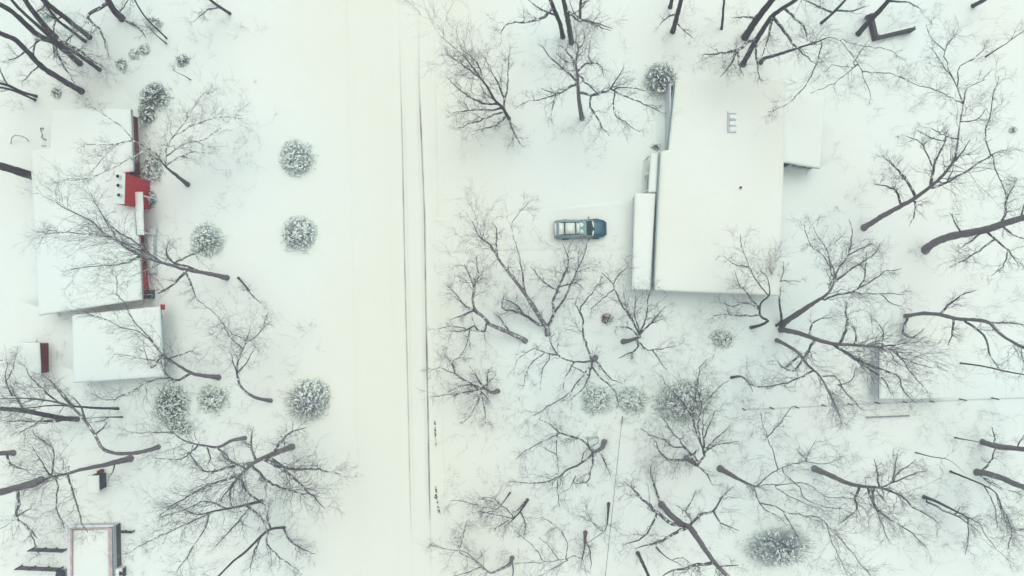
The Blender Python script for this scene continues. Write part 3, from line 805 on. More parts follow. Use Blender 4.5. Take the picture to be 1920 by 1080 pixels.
    # snow lying on the car
    def blob(name, pts, z, h, m='snow'):
        b = MB().prism(ccw(pts), z, z + h)
        bmesh.ops.bevel(b.bm, geom=[e for e in b.bm.edges if any(v.co.z > z + h * .9 for v in e.verts)], offset=h * .45, segments=2, affect='EDGES')
        return b.build(name, M[m], t, True)
    blob('roof_snow', [(-1.48, -.5), (-.62, -.5), (-.62, .5), (-1.48, .5)], 1.71, .1)
    blob('roof_snow', [(-2.1, -.58), (-1.6, -.55), (-1.6, .55), (-2.1, .58)], 1.60, .1)
    blob('roof_snow', [(-.48, -.46), (-.22, -.4), (-.2, .4), (-.48, .5)], 1.71, .06)
    blob('roof_snow', [(-.2, .05), (.1, .12), (.2, .3), (.05, .52), (-.2, .5)], 1.70, .06)
    blob('roof_snow', [(-.15, -.5), (.12, -.48), (.18, -.3), (.02, -.12), (-.15, -.15)], 1.70, .06)
    blob('side_snow', [(-2.1, -.68), (-.3, -.70), (-.3, -.60), (-2.1, -.6)], 1.62, .06, 'car_frost')
    blob('side_snow', [(-2.1, .60), (-.3, .60), (-.3, .70), (-2.1, .68)], 1.62, .06, 'car_frost')
    blob('cowl_snow', [(1.0, .74), (1.06, .4), (1.14, .06), (1.24, .08), (1.22, .42), (1.12, .72)], 1.0, .07)
    blob('cowl_snow', [(1.08, -.2), (1.0, -.7), (1.12, -.7), (1.24, -.22)], 1.0, .07)
    blob('tail_snow', [(-2.42, -.72), (-2.25, -.78), (-2.25, .78), (-2.42, .72)], .62, .42)
car()

# ------------------------------------------------------------------ shrubs
def ico(sub):
    bm = bmesh.new(); bmesh.ops.create_icosphere(bm, subdivisions=sub, radius=1)
    V = np.array([v.co[:] for v in bm.verts]); Fc = np.array([[v.index for v in f.verts] for f in bm.faces]); bm.free()
    return V, Fc
ICO_V, ICO_F = ico(1)

def shrub(label, px, py, rx, ry=None, h=None, leaf='leaf', snow=.6, dens=1.0, seed=0, name='snowy_shrub', lsize=.075, loose=.07):
    ry = ry or rx; r = np.random.default_rng(seed + int(px) * 7 + int(py))
    RX, RY = rx / 20, ry / 20; Hh = h or .75 * (RX + RY) / 2 + .2
    c = W(px, py, Hh * .5); t = empty(name, (c.x, c.y, 0)); tag(t, label, 'shrub', 'evergreen and bare shrubs in the yards')
    nl = 5; la = r.uniform(0, 6.28, nl); lc = r.uniform(.18, .42, nl); lr = r.uniform(.58, .84, nl); lc[0] = 0; lr[0] = .96
    def pts(n, lo):
        d = r.normal(size=(n, 3)); d[:, 2] = np.abs(d[:, 2]) * .9 + .02; d /= np.linalg.norm(d, axis=1)[:, None]
        a = np.arctan2(d[:, 1], d[:, 0])
        wob = 1 + .045 * np.sin(a * 3 + px) + .04 * np.sin(a * 5 + py) + .04 * np.sin(a * 9 + 1) + r.normal(size=n) * (.05 + loose)
        q = r.uniform(lo, 1.0, n) ** .6
        k = r.integers(0, nl, n)
        return d, np.stack([RX * (d[:, 0] * wob * q * lr[k] + lc[k] * np.cos(la[k])), RY * (d[:, 1] * wob * q * lr[k] + lc[k] * np.sin(la[k])), d[:, 2] * Hh * q * (.45 + .6 * lr[k])], 1)
    area = math.pi * RX * RY
    n = int(area * 430 * dens) + 60
    d, P = pts(n, .45)
    nr = d + r.normal(size=(n, 3)) * .55; nr /= np.linalg.norm(nr, axis=1)[:, None]
    u = np.cross(nr, r.normal(size=(n, 3))); u /= np.linalg.norm(u, axis=1)[:, None]; v = np.cross(nr, u)
    s = r.uniform(.6, 1.3, n)[:, None] * lsize
    V = np.concatenate([P + u * s, P + v * s * .35, P - u * s, P - v * s * .35]); V[:, 2] = np.maximum(V[:, 2], .02)
    i = np.arange(n)
    tag(link('foliage', np_mesh('foliage', V, np.stack([i, i + n, i + 2 * n, i + 3 * n], 1), False), M[leaf], t), kind='stuff')
    # stems
    sb = []
    ns = 10 + int(area * 6)
    for k in range(ns):
        a = r.uniform(0, 6.28); e = r.uniform(.35, 1.12); hz = Hh * math.sqrt(max(.02, 1 - min(1, e * .9) ** 2)) * r.uniform(.9, 1.15)
        j1, j2 = r.normal(size=2) * .08
        sb.append(np.array([[0, 0, -.1], [.4 * e * RX * math.cos(a) + j1, .4 * e * RY * math.sin(a) + j2, hz * .5], [.75 * e * RX * math.cos(a + j1), .75 * e * RY * math.sin(a + j1), hz * .85],
                            [e * RX * math.cos(a + j2), e * RY * math.sin(a + j2), max(.08, hz)]]))
    Vs, Fs = tubes(np.array(sb), np.tile(np.array([[.025, .016, .011, .006]]), (ns, 1)), 4)
    link('stem', np_mesh('stem', Vs, Fs), M['stem'], t)
    if snow > 0:
        m = int(area * 60 * snow) + 8
        d, P = pts(m, .75); P *= 1.02
        sc = r.uniform(.04, .125, m)
        st = np.stack([sc * r.uniform(1., 2.6, m), sc * r.uniform(.55, 1.0, m), sc * .55], 1)
        a = r.uniform(0, 6.28, m); ca, sa = np.cos(a), np.sin(a)
        base = ICO_V[None] * st[:, None, :] * (1 + .12 * r.normal(size=(m, len(ICO_V), 1)))
        X = base[..., 0] * ca[:, None] - base[..., 1] * sa[:, None]; Y = base[..., 0] * sa[:, None] + base[..., 1] * ca[:, None]
        Z = base[..., 2] - d[:, None, 0] * X * .5 - d[:, None, 1] * Y * .5
        V = np.stack([X, Y, Z], -1) + P[:, None, :]
        Fc = (ICO_F[None] + (np.arange(m) * len(ICO_V))[:, None, None]).reshape(-1, 3)
        tag(link('snow_clump', np_mesh('snow_clump', V.reshape(-1, 3), Fc), M['snow'], t), kind='stuff')
    return t

# ------------------------------------------------------------------ tubes for trees
def tubes(P, R, m):
    """P (n,k,3), R (n,k) -> verts, quads of n tapered tubes with m sides"""
    n, k, _ = P.shape
    T = np.gradient(P, axis=1); T /= np.linalg.norm(T, axis=2)[..., None] + 1e-9
    mt = np.abs(P[:, -1] - P[:, 0]); ref = np.zeros((n, 3)); ref[np.arange(n), np.argmin(mt, axis=1)] = 1
    U = np.cross(T, ref[:, None, :]); U /= np.linalg.norm(U, axis=2)[..., None] + 1e-9
    Vv = np.cross(T, U)
    a = np.arange(m) * 2 * np.pi / m
    ring = U[:, :, None, :] * np.cos(a)[None, None, :, None] + Vv[:, :, None, :] * np.sin(a)[None, None, :, None]
    verts = (P[:, :, None, :] + ring * R[:, :, None, None]).reshape(-1, 3)
    idx = np.arange(n * k * m).reshape(n, k, m); nx = np.roll(idx, -1, axis=2)
    Fc = np.stack([idx[:, :-1], nx[:, :-1], nx[:, 1:], idx[:, 1:]], -1).reshape(-1, 4)
    return verts, Fc

def catmull(P, step):
    P = [P[0] * 2 - P[1]] + list(P) + [P[-1] * 2 - P[-2]]
    out = []
    for i in range(1, len(P) - 2):
        p0, p1, p2, p3 = P[i - 1], P[i], P[i + 1], P[i + 2]
        n = max(2, int(np.linalg.norm(p2 - p1) / step))
        for j in range(n):
            t = j / n
            out.append(.5 * ((2 * p1) + (p2 - p0) * t + (2 * p0 - 5 * p1 + 4 * p2 - p3) * t * t + (3 * p1 - p0 - 3 * p2 + p3) * t ** 3))
    out.append(P[-2]); return np.array(out)

def children(P, R, m, lo, lmul, lrand, ang, up, r, k, rmul, rmin, lmin, lmax):
    """spawn m side shoots on each parent curve P (n,kp,3)"""
    n, kp, _ = P.shape
    s = r.uniform(lo, 1, (n, m)) ** .85
    f = s * (kp - 1); i0 = np.minimum(f.astype(int), kp - 2); w = (f - i0)[..., None]
    ar = np.arange(n)[:, None]
    a, b = P[ar, i0], P[ar, i0 + 1]
    pos = a * (1 - w) + b * w; tan = b - a; tan /= np.linalg.norm(tan, axis=2)[..., None] + 1e-9
    rad = R[ar, i0] * (1 - w[..., 0]) + R[ar, i0 + 1] * w[..., 0]
    L = np.linalg.norm(np.diff(P, axis=1), axis=2).sum(1)[:, None]
    ln = np.clip(L * lmul * (1.15 - .6 * s) * r.uniform(1 - lrand, 1 + lrand, (n, m)), lmin, lmax)
    perp = np.cross(tan, r.normal(size=(n, m, 3))); perp /= np.linalg.norm(perp, axis=2)[..., None] + 1e-9
    th = r.uniform(ang[0], ang[1], (n, m))[..., None]
    d = tan * np.cos(th) + perp * np.sin(th); d[..., 2] += up; d /= np.linalg.norm(d, axis=2)[..., None]
    pos = pos.reshape(-1, 3); d = d.reshape(-1, 3); ln = ln.reshape(-1); rad = rad.reshape(-1); N = len(ln)
    bend = np.cross(d, r.normal(size=(N, 3))) * .35; bend[:, 2] += .12
    t = np.linspace(0, 1, k)
    Q = pos[:, None] + d[:, None] * (ln[:, None] * t)[..., None] + bend[:, None] * (ln[:, None] * t ** 2)[..., None]
    jit = r.normal(size=(N, k, 3)) * (ln[:, None, None] * .045); jit[:, 0] = 0
    Q += jit; Q[..., 2] = np.maximum(Q[..., 2], .12)
    r0 = np.clip(rad * rmul, rmin, .034)
    RR = r0[:, None] * (1 - .65 * t)[None]
    return Q, RR

def tree(label, w, p, b=(), zt=None, mt='bark', bt='bark_branch', d=1.0, g=.5, name='bare_tree', snowy=False, zmax=19., small=False):
    """p: traced trunk pixels x,y,x,y..., b: traced limbs; w: trunk width in photo pixels at the base"""
    r = np.random.default_rng(int(p[0] * 31 + p[1] * 17))
    pts = [(p[i], p[i + 1]) for i in range(0, len(p), 2)]
    bx, by = pts[0][0] - 960, pts[0][1] - 540
    zs = [0.0]; cum = 0
    seg = [math.hypot(pts[i + 1][0] - pts[i][0], pts[i + 1][1] - pts[i][1]) for i in range(len(pts) - 1)]
    tot = sum(seg)
    for i in range(1, len(pts)):
        cum += seg[i - 1]
        if zt: z = zt * cum / tot
        else:
            k = ((pts[i][0] - 960) * bx + (pts[i][1] - 540) * by) / (bx * bx + by * by)
            z = max(H * (1 - 1 / max(k, 1.001)), zs[-1] + .35 * seg[i - 1] / 22)
        zs.append(min(z, zmax))
    base = W(*pts[0]); t = empty(name, (base.x, base.y, 0))
    tag(t, label, 'tree', 'bare winter trees in the snowy yards')
    org = np.array([base.x, base.y, 0])
    P3 = [np.array(W(x, y, z)) - org for (x, y), z in zip(pts, zs)]
    P3[0] = P3[0] - np.array([0, 0, .25])
    off = pts[-1][0] < 0 or pts[-1][0] > 1920 or pts[-1][1] < 0 or pts[-1][1] > 1080
    if off:                                       # the crown goes on outside the picture
        dr = P3[-1] - P3[-2]; dr = dr / (np.linalg.norm(dr) + 1e-6)
        P3 += [P3[-1] + dr * 1.5 + np.array([0, 0, 1.2]), P3[-1] + dr * 2.6 + np.array([0, 0, 3.4])]
    C = catmull(P3, .45)
    s = np.concatenate([[0], np.cumsum(np.linalg.norm(np.diff(C, axis=0), axis=1))]); s /= s[-1]
    C[1:-1] += r.normal(size=(len(C) - 2, 3)) * .012 * min(1, w / 8)
    r0 = w / 40.0
    endr = .5 if (len(pts) < 4 and not off) else .12
    Rr = r0 * (1 + (endr - 1) * s ** (1.9 if off else 1.1)) * (1 + .05 * r.normal(size=len(C)))
    Rr = Rr * (1 + .4 * np.exp(-s * np.linalg.norm(np.diff(C, axis=0), axis=1).sum() / .5))
    Vt, Ft = tubes(C[None], Rr[None], 9)
    if mt == 'bark' and (pts[0][1] < 200 or pts[0][0] < 300 and pts[0][1] < 820 or w < 6.5): mt = 'bark_dark'
    trunk_m = M['bark_snowy'] if snowy else M[mt]
    link('trunk', np_mesh('trunk', Vt, Ft), trunk_m, t)
    curves = [(C, Rr, True)]
    pix = lambda Q: np.stack([960 + (Q[:, 0] + org[0]) * F / (H - Q[:, 2]), 540 - (Q[:, 1] + org[1]) * F / (H - Q[:, 2])], 1)
    for q in b:
        lp = [(q[i], q[i + 1]) for i in range(0, len(q), 2)]
        best = None
        for (cc, rr, _) in curves:
            dd = np.hypot(*(pix(cc) - np.array(lp[0])).T) - np.minimum(cc[:, 2], 3) * .3
            j = int(np.argmin(dd))
            if best is None or dd[j] < best[0]: best = (dd[j], cc[j], rr[j])
        z0 = best[1][2]; z = z0; L3 = [best[1]]; prev = lp[0]
        if math.hypot(*(np.array(pix(best[1][None])[0]) - np.array(lp[0]))) > 4:
            lp = [lp[0]] + lp      # keep the traced start as its own point
        for (x, y) in lp[1:]:
            z = min(z + g * math.hypot(x - prev[0], y - prev[1]) / 22 + .05, max(zmax, z0)); prev = (x, y)
            L3.append(np.array(W(x, y, z)) - org)
        Cb = catmull(L3, .4)
        Cb[1:] += r.normal(size=(len(Cb) - 1, 3)) * .035
        sb = np.linspace(0, 1, len(Cb))
        Ls = np.linalg.norm(np.diff(Cb, axis=0), axis=1).sum()
        rb0 = min(best[2] * .62, .025 + .015 * Ls)
        rb = rb0 * 1.1 * (1 - sb) ** .75 + .02
        V, Fc = tubes(Cb[None], rb[None], 6)
        link('branch', np_mesh('branch', V, Fc), M['bark_snowy'] if snowy else M[bt], t)
        curves.append((Cb, rb, False))
    # procedural side shoots and twigs along everything traced
    k = 7
    A1, B1 = [], []
    def resample(C, R):
        f = np.linspace(0, len(C) - 1, 12)
        return np.stack([np.interp(f, np.arange(len(C)), C[:, i]) for i in range(3)], 1), np.interp(f, np.arange(len(R)), R)
    Vall, Fall, off = [], [], 0
    def add(Q, RR, m):
        nonlocal off
        V, Fc = tubes(Q, RR, m); Vall.append(V); Fall.append(Fc + off); off += len(V)
    for (C_, R_, is_t) in curves:
        L = np.linalg.norm(np.diff(C_, axis=0), axis=1).sum()
        Cs, Rs = resample(C_, R_)
        m = max(2, int(L * (.9 if is_t else 1.65) * d))
        lo = .62 if (is_t and len(b)) else (.45 if is_t else .12)
        Q, RR = children(Cs[None], Rs[None], m, lo, .3, .5, (.4, 1.0), .18, r, k, .42, .014, .7, 2.6)
        if is_t and not len(b): pass
        A1.append(Q); B1.append(RR)
    Q1, R1 = np.concatenate(A1), np.concatenate(B1)
    add(Q1, R1, 4)
    Q2, R2 = children(Q1, R1, 7, .12, .55, .45, (.35, .95), .12, r, 5, .55, .0085, .4, 1.9); add(Q2, R2, 3)
    Q3, R3 = children(Q2, R2, 3, .2, .55, .4, (.35, .9), .1, r, 4, .6, .0055, .25, 1.1); add(Q3, R3, 3)
    tag(link('twigs', np_mesh('twigs', np.concatenate(Vall), np.concatenate(Fall)), M['bark_snowy'] if snowy else M['twig'], t), kind='stuff')
    return t

# ==================================================================== trees, traced limb by limb (photo pixels)
# --- top left grove
tree('long bare trunk, lowest of the top left grove', 10, [153,172, 105,143, 75,122, 50,95, 25,72, 0,62, -70,25], [[75,122, 60,135, 45,150], [50,95, 30,110, 5,115], [60,105, 65,85, 80,70]])
tree('thick bare trunk of the top left grove beside a slender twin', 10, [150,120, 118,92, 100,78, 70,65, 30,28, 0,8, -60,-30], [[100,78, 115,115, 140,155], [100,80, 75,75, 50,95], [102,80, 102,100, 100,112], [105,75, 140,90, 170,112, 200,130]])
tree('slender bare trunk reaching furthest right in the top left grove', 7, [187,131, 160,112, 140,98, 115,85, 75,52, 35,15, 0,-25], [[115,85, 130,70, 150,55]])
tree('bare trunk rising steeply to the top left corner', 10, [104,72, 85,50, 65,25, 50,5, 30,-35], [[65,25, 85,10, 90,-10]])
tree('bare trunk leaning left, upper one of the top left grove', 9, [168,70, 140,48, 118,30, 98,14, 75,-5, 45,-35], [[118,30, 100,35, 80,20]])
tree('thin bare trunk close below its thicker twin in the top left grove', 5.5, [160,78, 130,55, 105,35, 88,12, 70,-12], [[105,35, 100,55, 105,75]])
tree('short thick bare trunk at the top edge with a flared foot', 11, [228,35, 216,22, 205,5, 190,-25], [[232,38, 260,52, 275,72], [220,25, 245,-5], [165,30, 190,60, 200,95]], d=.8)
tree('bare forked sapling at the left edge, upper stem', 5, [68,180, 40,172, 15,160, -5,155, -50,140], [[15,160, 5,140, 0,125]])
tree('bare forked sapling at the left edge, lower stem', 4, [66,188, 45,178, 20,168, -20,160], [[20,168, 5,170]], zmax=9)
tree('slim bare sapling standing over a pale shrub near the top', 3, [312,72, 295,55, 275,35, 258,10, 245,-15], d=.8)
tree('bare sapling with an open fork left of a pale shrub at the top', 2.5, [312,82, 298,70, 282,55, 268,38], d=.7, zmax=8)
tree('spreading bare tree cut by the top edge, right of the grove', 5, [432,25, 415,15, 398,3, 375,-20], [[415,15, 390,18, 365,40], [410,10, 385,-5]])
tree('thin bare twiggy bush tree beside the round shrub at top left', 2, [358,150, 345,142, 330,135, 322,130], d=.8, zmax=4, zt=3)
# --- around the brick house
tree('snow laden spreading tree in front of the brick house, north of the chimney', 8, [352,347, 330,328, 310,312, 300,298, 290,285],
     [[310,312, 312,280, 325,255, 345,230, 353,205], [305,305, 285,290, 270,283, 252,302], [300,300, 278,275, 283,262], [285,285, 250,265, 225,268, 200,288, 165,330],
      [250,264, 225,235, 195,215, 160,192], [270,285, 240,300, 200,320, 160,335, 115,337], [310,310, 335,295, 365,285, 400,290], [325,255, 360,235, 410,220, 455,222],
      [315,290, 345,270, 380,262, 415,240], [250,265, 205,272, 160,270], [345,230, 365,200, 375,180, 400,172], [300,300, 290,330, 280,350]], snowy=True, d=1.1, g=.35)
tree('bare tree with long limbs reaching over the brick house roof', 9, [425,521, 400,515, 375,510, 345,505, 320,497, 290,489, 262,480, 245,470, 228,458],
     [[375,510, 350,500, 328,494, 315,482, 312,468, 318,450], [290,489, 262,470, 235,457, 205,443, 170,415, 130,395, 90,372], [245,470, 225,455, 205,425, 190,400, 170,362],
      [265,480, 225,452, 190,442, 130,436, 85,437], [345,505, 360,535, 368,560], [350,505, 330,530, 300,548, 270,552], [300,490, 255,455, 215,430, 180,385], [262,480, 230,495, 170,500, 115,510],
      [370,560, 405,590, 425,615, 460,640], [330,492, 375,470, 410,450]], d=1.2)
tree('bare stub trunk east of the brick house with thin shoots down', 4, [444,520, 455,530, 468,545], [[455,530, 470,550, 490,570]], d=.7, zt=4)
tree('bare tree by the garage corner with two crossing stems', 9, [410,708, 385,705, 358,699, 330,682, 305,665, 292,650, 280,630],
     [[358,702, 335,712, 318,708, 305,690, 298,668], [292,652, 265,625, 225,612, 195,598, 145,580], [318,705, 280,715, 245,735, 205,750, 170,738], [305,665, 285,690, 275,670, 268,650],
      [300,680, 250,668, 215,665], [285,640, 250,600, 235,570, 220,550, 218,520], [320,672, 345,662, 362,655]], d=1.1)
tree('small curved bare tree left of the large round shrub', 7, [508,752, 488,748, 465,738, 450,722, 444,700, 448,672, 460,645, 470,610],
     [[448,718, 440,690, 432,660], [444,700, 462,680, 480,650], [455,655, 430,630, 415,600], [460,645, 490,620, 500,590]], d=1.1)
tree('curving bare tree west of the yard, trunk bent upward', 8, [298,838, 262,848, 215,850, 190,838, 178,815, 160,790, 140,768, 110,755, 60,748, 0,747],
     [[178,815, 195,800, 200,790], [140,768, 110,735, 95,715, 80,700], [110,755, 80,730, 60,710, 50,690], [160,790, 150,760, 130,740]], d=1.0)
tree('level slim bare trunk north of the forked pair at left', 5, [222,767, 180,765, 140,762, 100,760, 50,765, 0,763], [[140,762, 120,740, 100,720]])
tree('bare forked trunk pointing at the left edge, upper prong thick', 9, [145,787, 115,784, 85,778, 45,770, 0,766, -40,760], [[115,788, 80,790, 40,790, 0,789], [85,778, 60,800, 30,815], [45,770, 30,745, 20,720]])
tree('feathery thin bare stems right of the forked trunk', 3, [230,783, 205,782, 180,783, 160,786], [[205,782, 185,790, 165,792]], d=.9, zmax=8)
tree('bare tree with a kinked trunk below the snowy shrubs', 7, [460,822, 435,826, 410,838, 385,836, 345,826, 325,812, 310,792], [[385,836, 395,860, 388,875], [405,838, 430,860, 440,880], [325,812, 280,810, 240,810], [372,835, 340,860, 290,860]], d=1.1)
tree('stout bare tree with a clean lower trunk and many limbs, left of the road', 11, [548,838, 515,850, 480,865, 462,880, 447,895, 428,918, 412,940],
     [[475,868, 440,873, 390,885, 365,865, 355,845], [452,890, 405,905, 345,935, 300,965], [462,878, 430,862, 412,850], [440,902, 430,930, 440,960], [480,865, 470,835, 475,800], [490,862, 530,880, 560,905, 610,955],
      [500,858, 545,880, 590,880, 640,890], [470,872, 500,900, 540,920, 600,930], [447,895, 470,930, 505,950], [510,852, 540,815, 575,800]], d=1.35, g=.6)
tree('bare tree with streaming left branches, below the stout tree', 6, [492,940, 455,948, 425,954, 395,960, 370,965, 350,957, 330,945], [[470,950, 440,985, 400,1030], [400,960, 345,985, 290,1010, 250,1030], [390,968, 385,990, 360,1030, 330,1075], [425,954, 385,940, 345,955, 300,970], [460,948, 490,970, 500,1000]], d=1.3)
tree('small bare tree forking over the bottom yard', 4.5, [535,990, 508,992, 490,1005, 460,1035, 440,1050, 405,1085], [[505,995, 500,1020, 525,1045, 560,1070], [490,1005, 475,1040, 470,1070], [530,990, 545,1015, 590,1040], [508,990, 500,970, 505,950]], d=1.3)
tree('long thick bare trunk lying over the tiny shed', 11, [245,860, 215,867, 185,874, 150,881, 120,890, 95,894, 70,905], [[95,895, 65,910, 40,926], [97,893, 100,870, 97,840, 70,820, 60,805], [105,895, 108,925, 107,960, 120,990], [215,868, 212,885, 204,895], [130,890, 140,930, 150,970, 165,1000], [95,893, 75,860, 60,835]], d=1.2)
tree('thick bare trunk running off the left edge below the long one', 13, [78,900, 45,911, 10,920, -40,935, -90,950], [[30,915, 35,945, 30,970, 55,990, 70,1010], [30,970, 45,960, 60,950], [55,990, 75,1040]], d=1.0)
tree('stub of a thick bare trunk at the left edge', 9, [25,850, 5,850, -25,851, -60,853], [[10,850, 20,870, 45,880, 60,880]], d=.8)
tree('faint bare sapling by the left edge near the dark red shed', 3, [20,745, 10,710, 14,680, 0,676], [[10,715, 25,690, 30,660]], d=1.0, zt=6)
tree('bare tree rising behind the brick house at the left edge', 15, [66,331, 40,323, 0,311, -60,296], d=.5, zmax=12)
# --- top centre
tree('fan shaped bare tree right of the road near the top', 6, [955,222, 942,202, 928,188, 915,165, 900,145, 875,112, 850,88, 826,68],
     [[935,195, 905,193, 870,175, 845,152], [942,203, 925,206, 890,206, 850,212], [945,205, 944,180, 935,160, 918,125, 910,108], [928,188, 910,175, 900,157], [900,145, 880,130, 855,112, 835,100], [945,190, 950,170, 953,130, 955,100],
      [950,215, 930,235, 890,245], [955,218, 965,250, 980,275], [945,210, 900,225, 860,240], [905,150, 895,120, 860,85]], d=1.2, g=.7)
tree('upright bare tree with a dark trunk and wide side limbs, left of the house', 9, [1092,222, 1087,198, 1084,170, 1083,140, 1079,118, 1085,90, 1078,78],
     [[1083,135, 1098,120, 1112,118, 1128,124, 1132,145], [1112,118, 1103,107, 1108,75], [1078,158, 1060,168, 1042,175, 1015,165], [1080,152, 1050,122, 1030,105, 1017,85], [1080,118, 1062,115, 1042,100], [1085,172, 1108,178, 1130,173, 1145,168, 1155,150, 1172,125],
      [1145,170, 1170,180, 1200,192, 1250,215], [1150,172, 1153,210, 1170,228, 1200,248], [1110,180, 1108,200, 1128,235, 1142,255], [1042,175, 1020,185, 990,190, 965,203], [1042,178, 1036,195, 1034,215], [1155,165, 1185,165, 1215,172], [1084,140, 1110,165, 1125,180],
      [1085,90, 1095,78, 1095,55], [1079,118, 1065,100, 1050,85]], d=.9, g=.45)
tree('bare trunk at the top, left one of a close pair', 8, [1056,70, 1050,45, 1040,20, 1030,-5, 1022,-25], [[1035,15, 1015,35, 985,42, 952,44, 938,64], [1045,30, 1020,20, 990,0]], d=.7)
tree('bare trunk at the top, thicker right one of a close pair', 10, [1072,80, 1067,50, 1060,15, 1054,-15], [[1062,20, 1080,35, 1105,40, 1150,55], [1065,30, 1085,20, 1100,0]], d=.7)
tree('thin bare trunk at the top edge right of the close pair', 5, [1088,38, 1088,15, 1090,-10, 1092,-30], [[1088,35, 1075,20, 1068,5], [1088,35, 1110,45, 1145,58], [1088,10, 1110,-5]], d=.7)
tree('bare trunk left of the slender post like sapling at the top', 9, [1262,60, 1268,35, 1276,5, 1284,-25], [[1270,25, 1255,30, 1235,50], [1268,40, 1285,60, 1300,70]], d=.7)
tree('dark bare trunk end peeking in beside a longer trunk at the top', 7, [1257,14, 1261,-5, 1266,-35], d=.4)
tree('slender dark bare sapling standing alone at the top', 4.5, [1354,55, 1355,35, 1357,10, 1361,-20], d=.6)
# --- top right
tree('thick dark bare trunk north of the house, left of the mossy one', 12, [1397,70, 1415,42, 1438,12, 1460,-15, 1475,-35], [[1420,35, 1400,32, 1372,32]], d=.7)
tree('dark bare trunk with a broken crook north of the house', 9.5, [1394,121, 1408,92, 1420,72, 1435,48, 1448,30, 1470,14, 1500,-6], [[1420,72, 1398,82, 1382,95, 1345,100, 1315,102], [1455,38, 1475,65, 1492,88, 1530,120], [1470,14, 1490,35, 1505,48, 1515,75], [1382,95, 1370,120, 1350,145], [1383,95, 1388,130, 1395,142], [1448,30, 1440,70, 1430,105], [1418,78, 1418,110, 1424,150]], d=.8)
tree('slanting snow dusted bare trunk along the north side of the house', 7, [1427,118, 1432,110, 1450,105, 1490,92, 1530,79, 1555,70, 1575,76],
     [[1541,80, 1536,105, 1528,128, 1512,158, 1480,192, 1440,210], [1575,76, 1595,100, 1608,122, 1590,126, 1560,123, 1545,138], [1580,75, 1610,85, 1640,89, 1672,95, 1682,107], [1608,120, 1620,145, 1628,168, 1632,180], [1605,122, 1575,150, 1545,165, 1520,175], [1600,118, 1615,95, 1630,75], [1625,135, 1680,140, 1710,155]], snowy=False, mt='bark_branch', d=.6, g=.3, zmax=12)
tree('slim bare trunk leaning right, between the mossy and the grey trunk', 5, [1540,43, 1562,24, 1582,3, 1600,-20], [[1565,22, 1600,20, 1630,10], [1560,25, 1520,5, 1495,-10]], d=.8)
tree('smooth grey bare trunk crossing the L shaped timbers', 9.5, [1609,64, 1635,35, 1660,8, 1685,-20], [[1662,5, 1705,5, 1728,18]], d=.4)
tree('short bare trunk at the far top right', 7, [1824,11, 1845,0, 1870,-18], d=.6)
tree('bare twigs crossing the top right corner', 3, [1848,107, 1870,92, 1895,75, 1905,55], [[1895,75, 1915,60, 1935,50]], d=.8, zmax=13)
tree('tall bare tree with a smooth pale trunk right of the house', 10.5, [1620,428, 1660,402, 1710,375, 1745,350, 1768,328, 1790,298, 1796,260, 1801,228, 1806,195],
     [[1745,350, 1750,320, 1758,292, 1772,265, 1776,240], [1750,315, 1738,288, 1726,267, 1702,255], [1750,352, 1795,332, 1835,305, 1858,291, 1880,282], [1860,290, 1850,265, 1850,240, 1858,210, 1862,180, 1873,145], [1862,292, 1870,325, 1884,358, 1886,385, 1880,410],
      [1718,373, 1705,345, 1685,320, 1655,292], [1693,385, 1682,358, 1662,350, 1640,345], [1793,302, 1808,280, 1820,262], [1778,340, 1788,312], [1806,195, 1785,185, 1755,170, 1715,157, 1680,140], [1806,195, 1795,165, 1778,130, 1772,95, 1790,65],
      [1795,160, 1800,125, 1825,110, 1850,85], [1798,258, 1772,255, 1745,240], [1715,380, 1715,400, 1705,425], [1801,230, 1830,225, 1850,205], [1772,95, 1745,70, 1735,45], [1788,150, 1760,110, 1745,90], [1772,265, 1745,258, 1715,240], [1806,195, 1815,165, 1845,150]], d=.9)
tree('stout curved bare trunk at the right edge', 14, [1735,470, 1752,455, 1780,444, 1815,437, 1850,430, 1885,418, 1930,405, 1970,395],
     [[1878,420, 1885,395, 1888,370, 1905,340], [1850,435, 1868,450, 1890,470, 1912,500], [1868,450, 1835,470, 1810,488, 1780,500], [1838,438, 1812,458, 1795,470], [1912,412, 1922,375], [1890,470, 1880,500, 1860,515], [1804,438, 1790,415, 1780,398], [1880,425, 1910,445, 1935,450]], d=1.0)
tree('level bare trunk with a drooping end, right edge middle', 7, [1698,593, 1730,588, 1762,590, 1795,598, 1830,600, 1855,605, 1880,630, 1925,655], [[1812,603, 1835,620, 1850,640, 1858,670, 1870,690], [1855,605, 1890,605, 1925,610], [1790,597, 1785,630, 1775,650], [1760,590, 1800,555, 1830,545], [1700,600, 1692,625, 1712,632, 1735,615]], d=1.1)
tree('thin level bare sapling below the drooping trunk at the right edge', 3, [1801,681, 1845,687, 1890,697, 1935,705], d=.8)
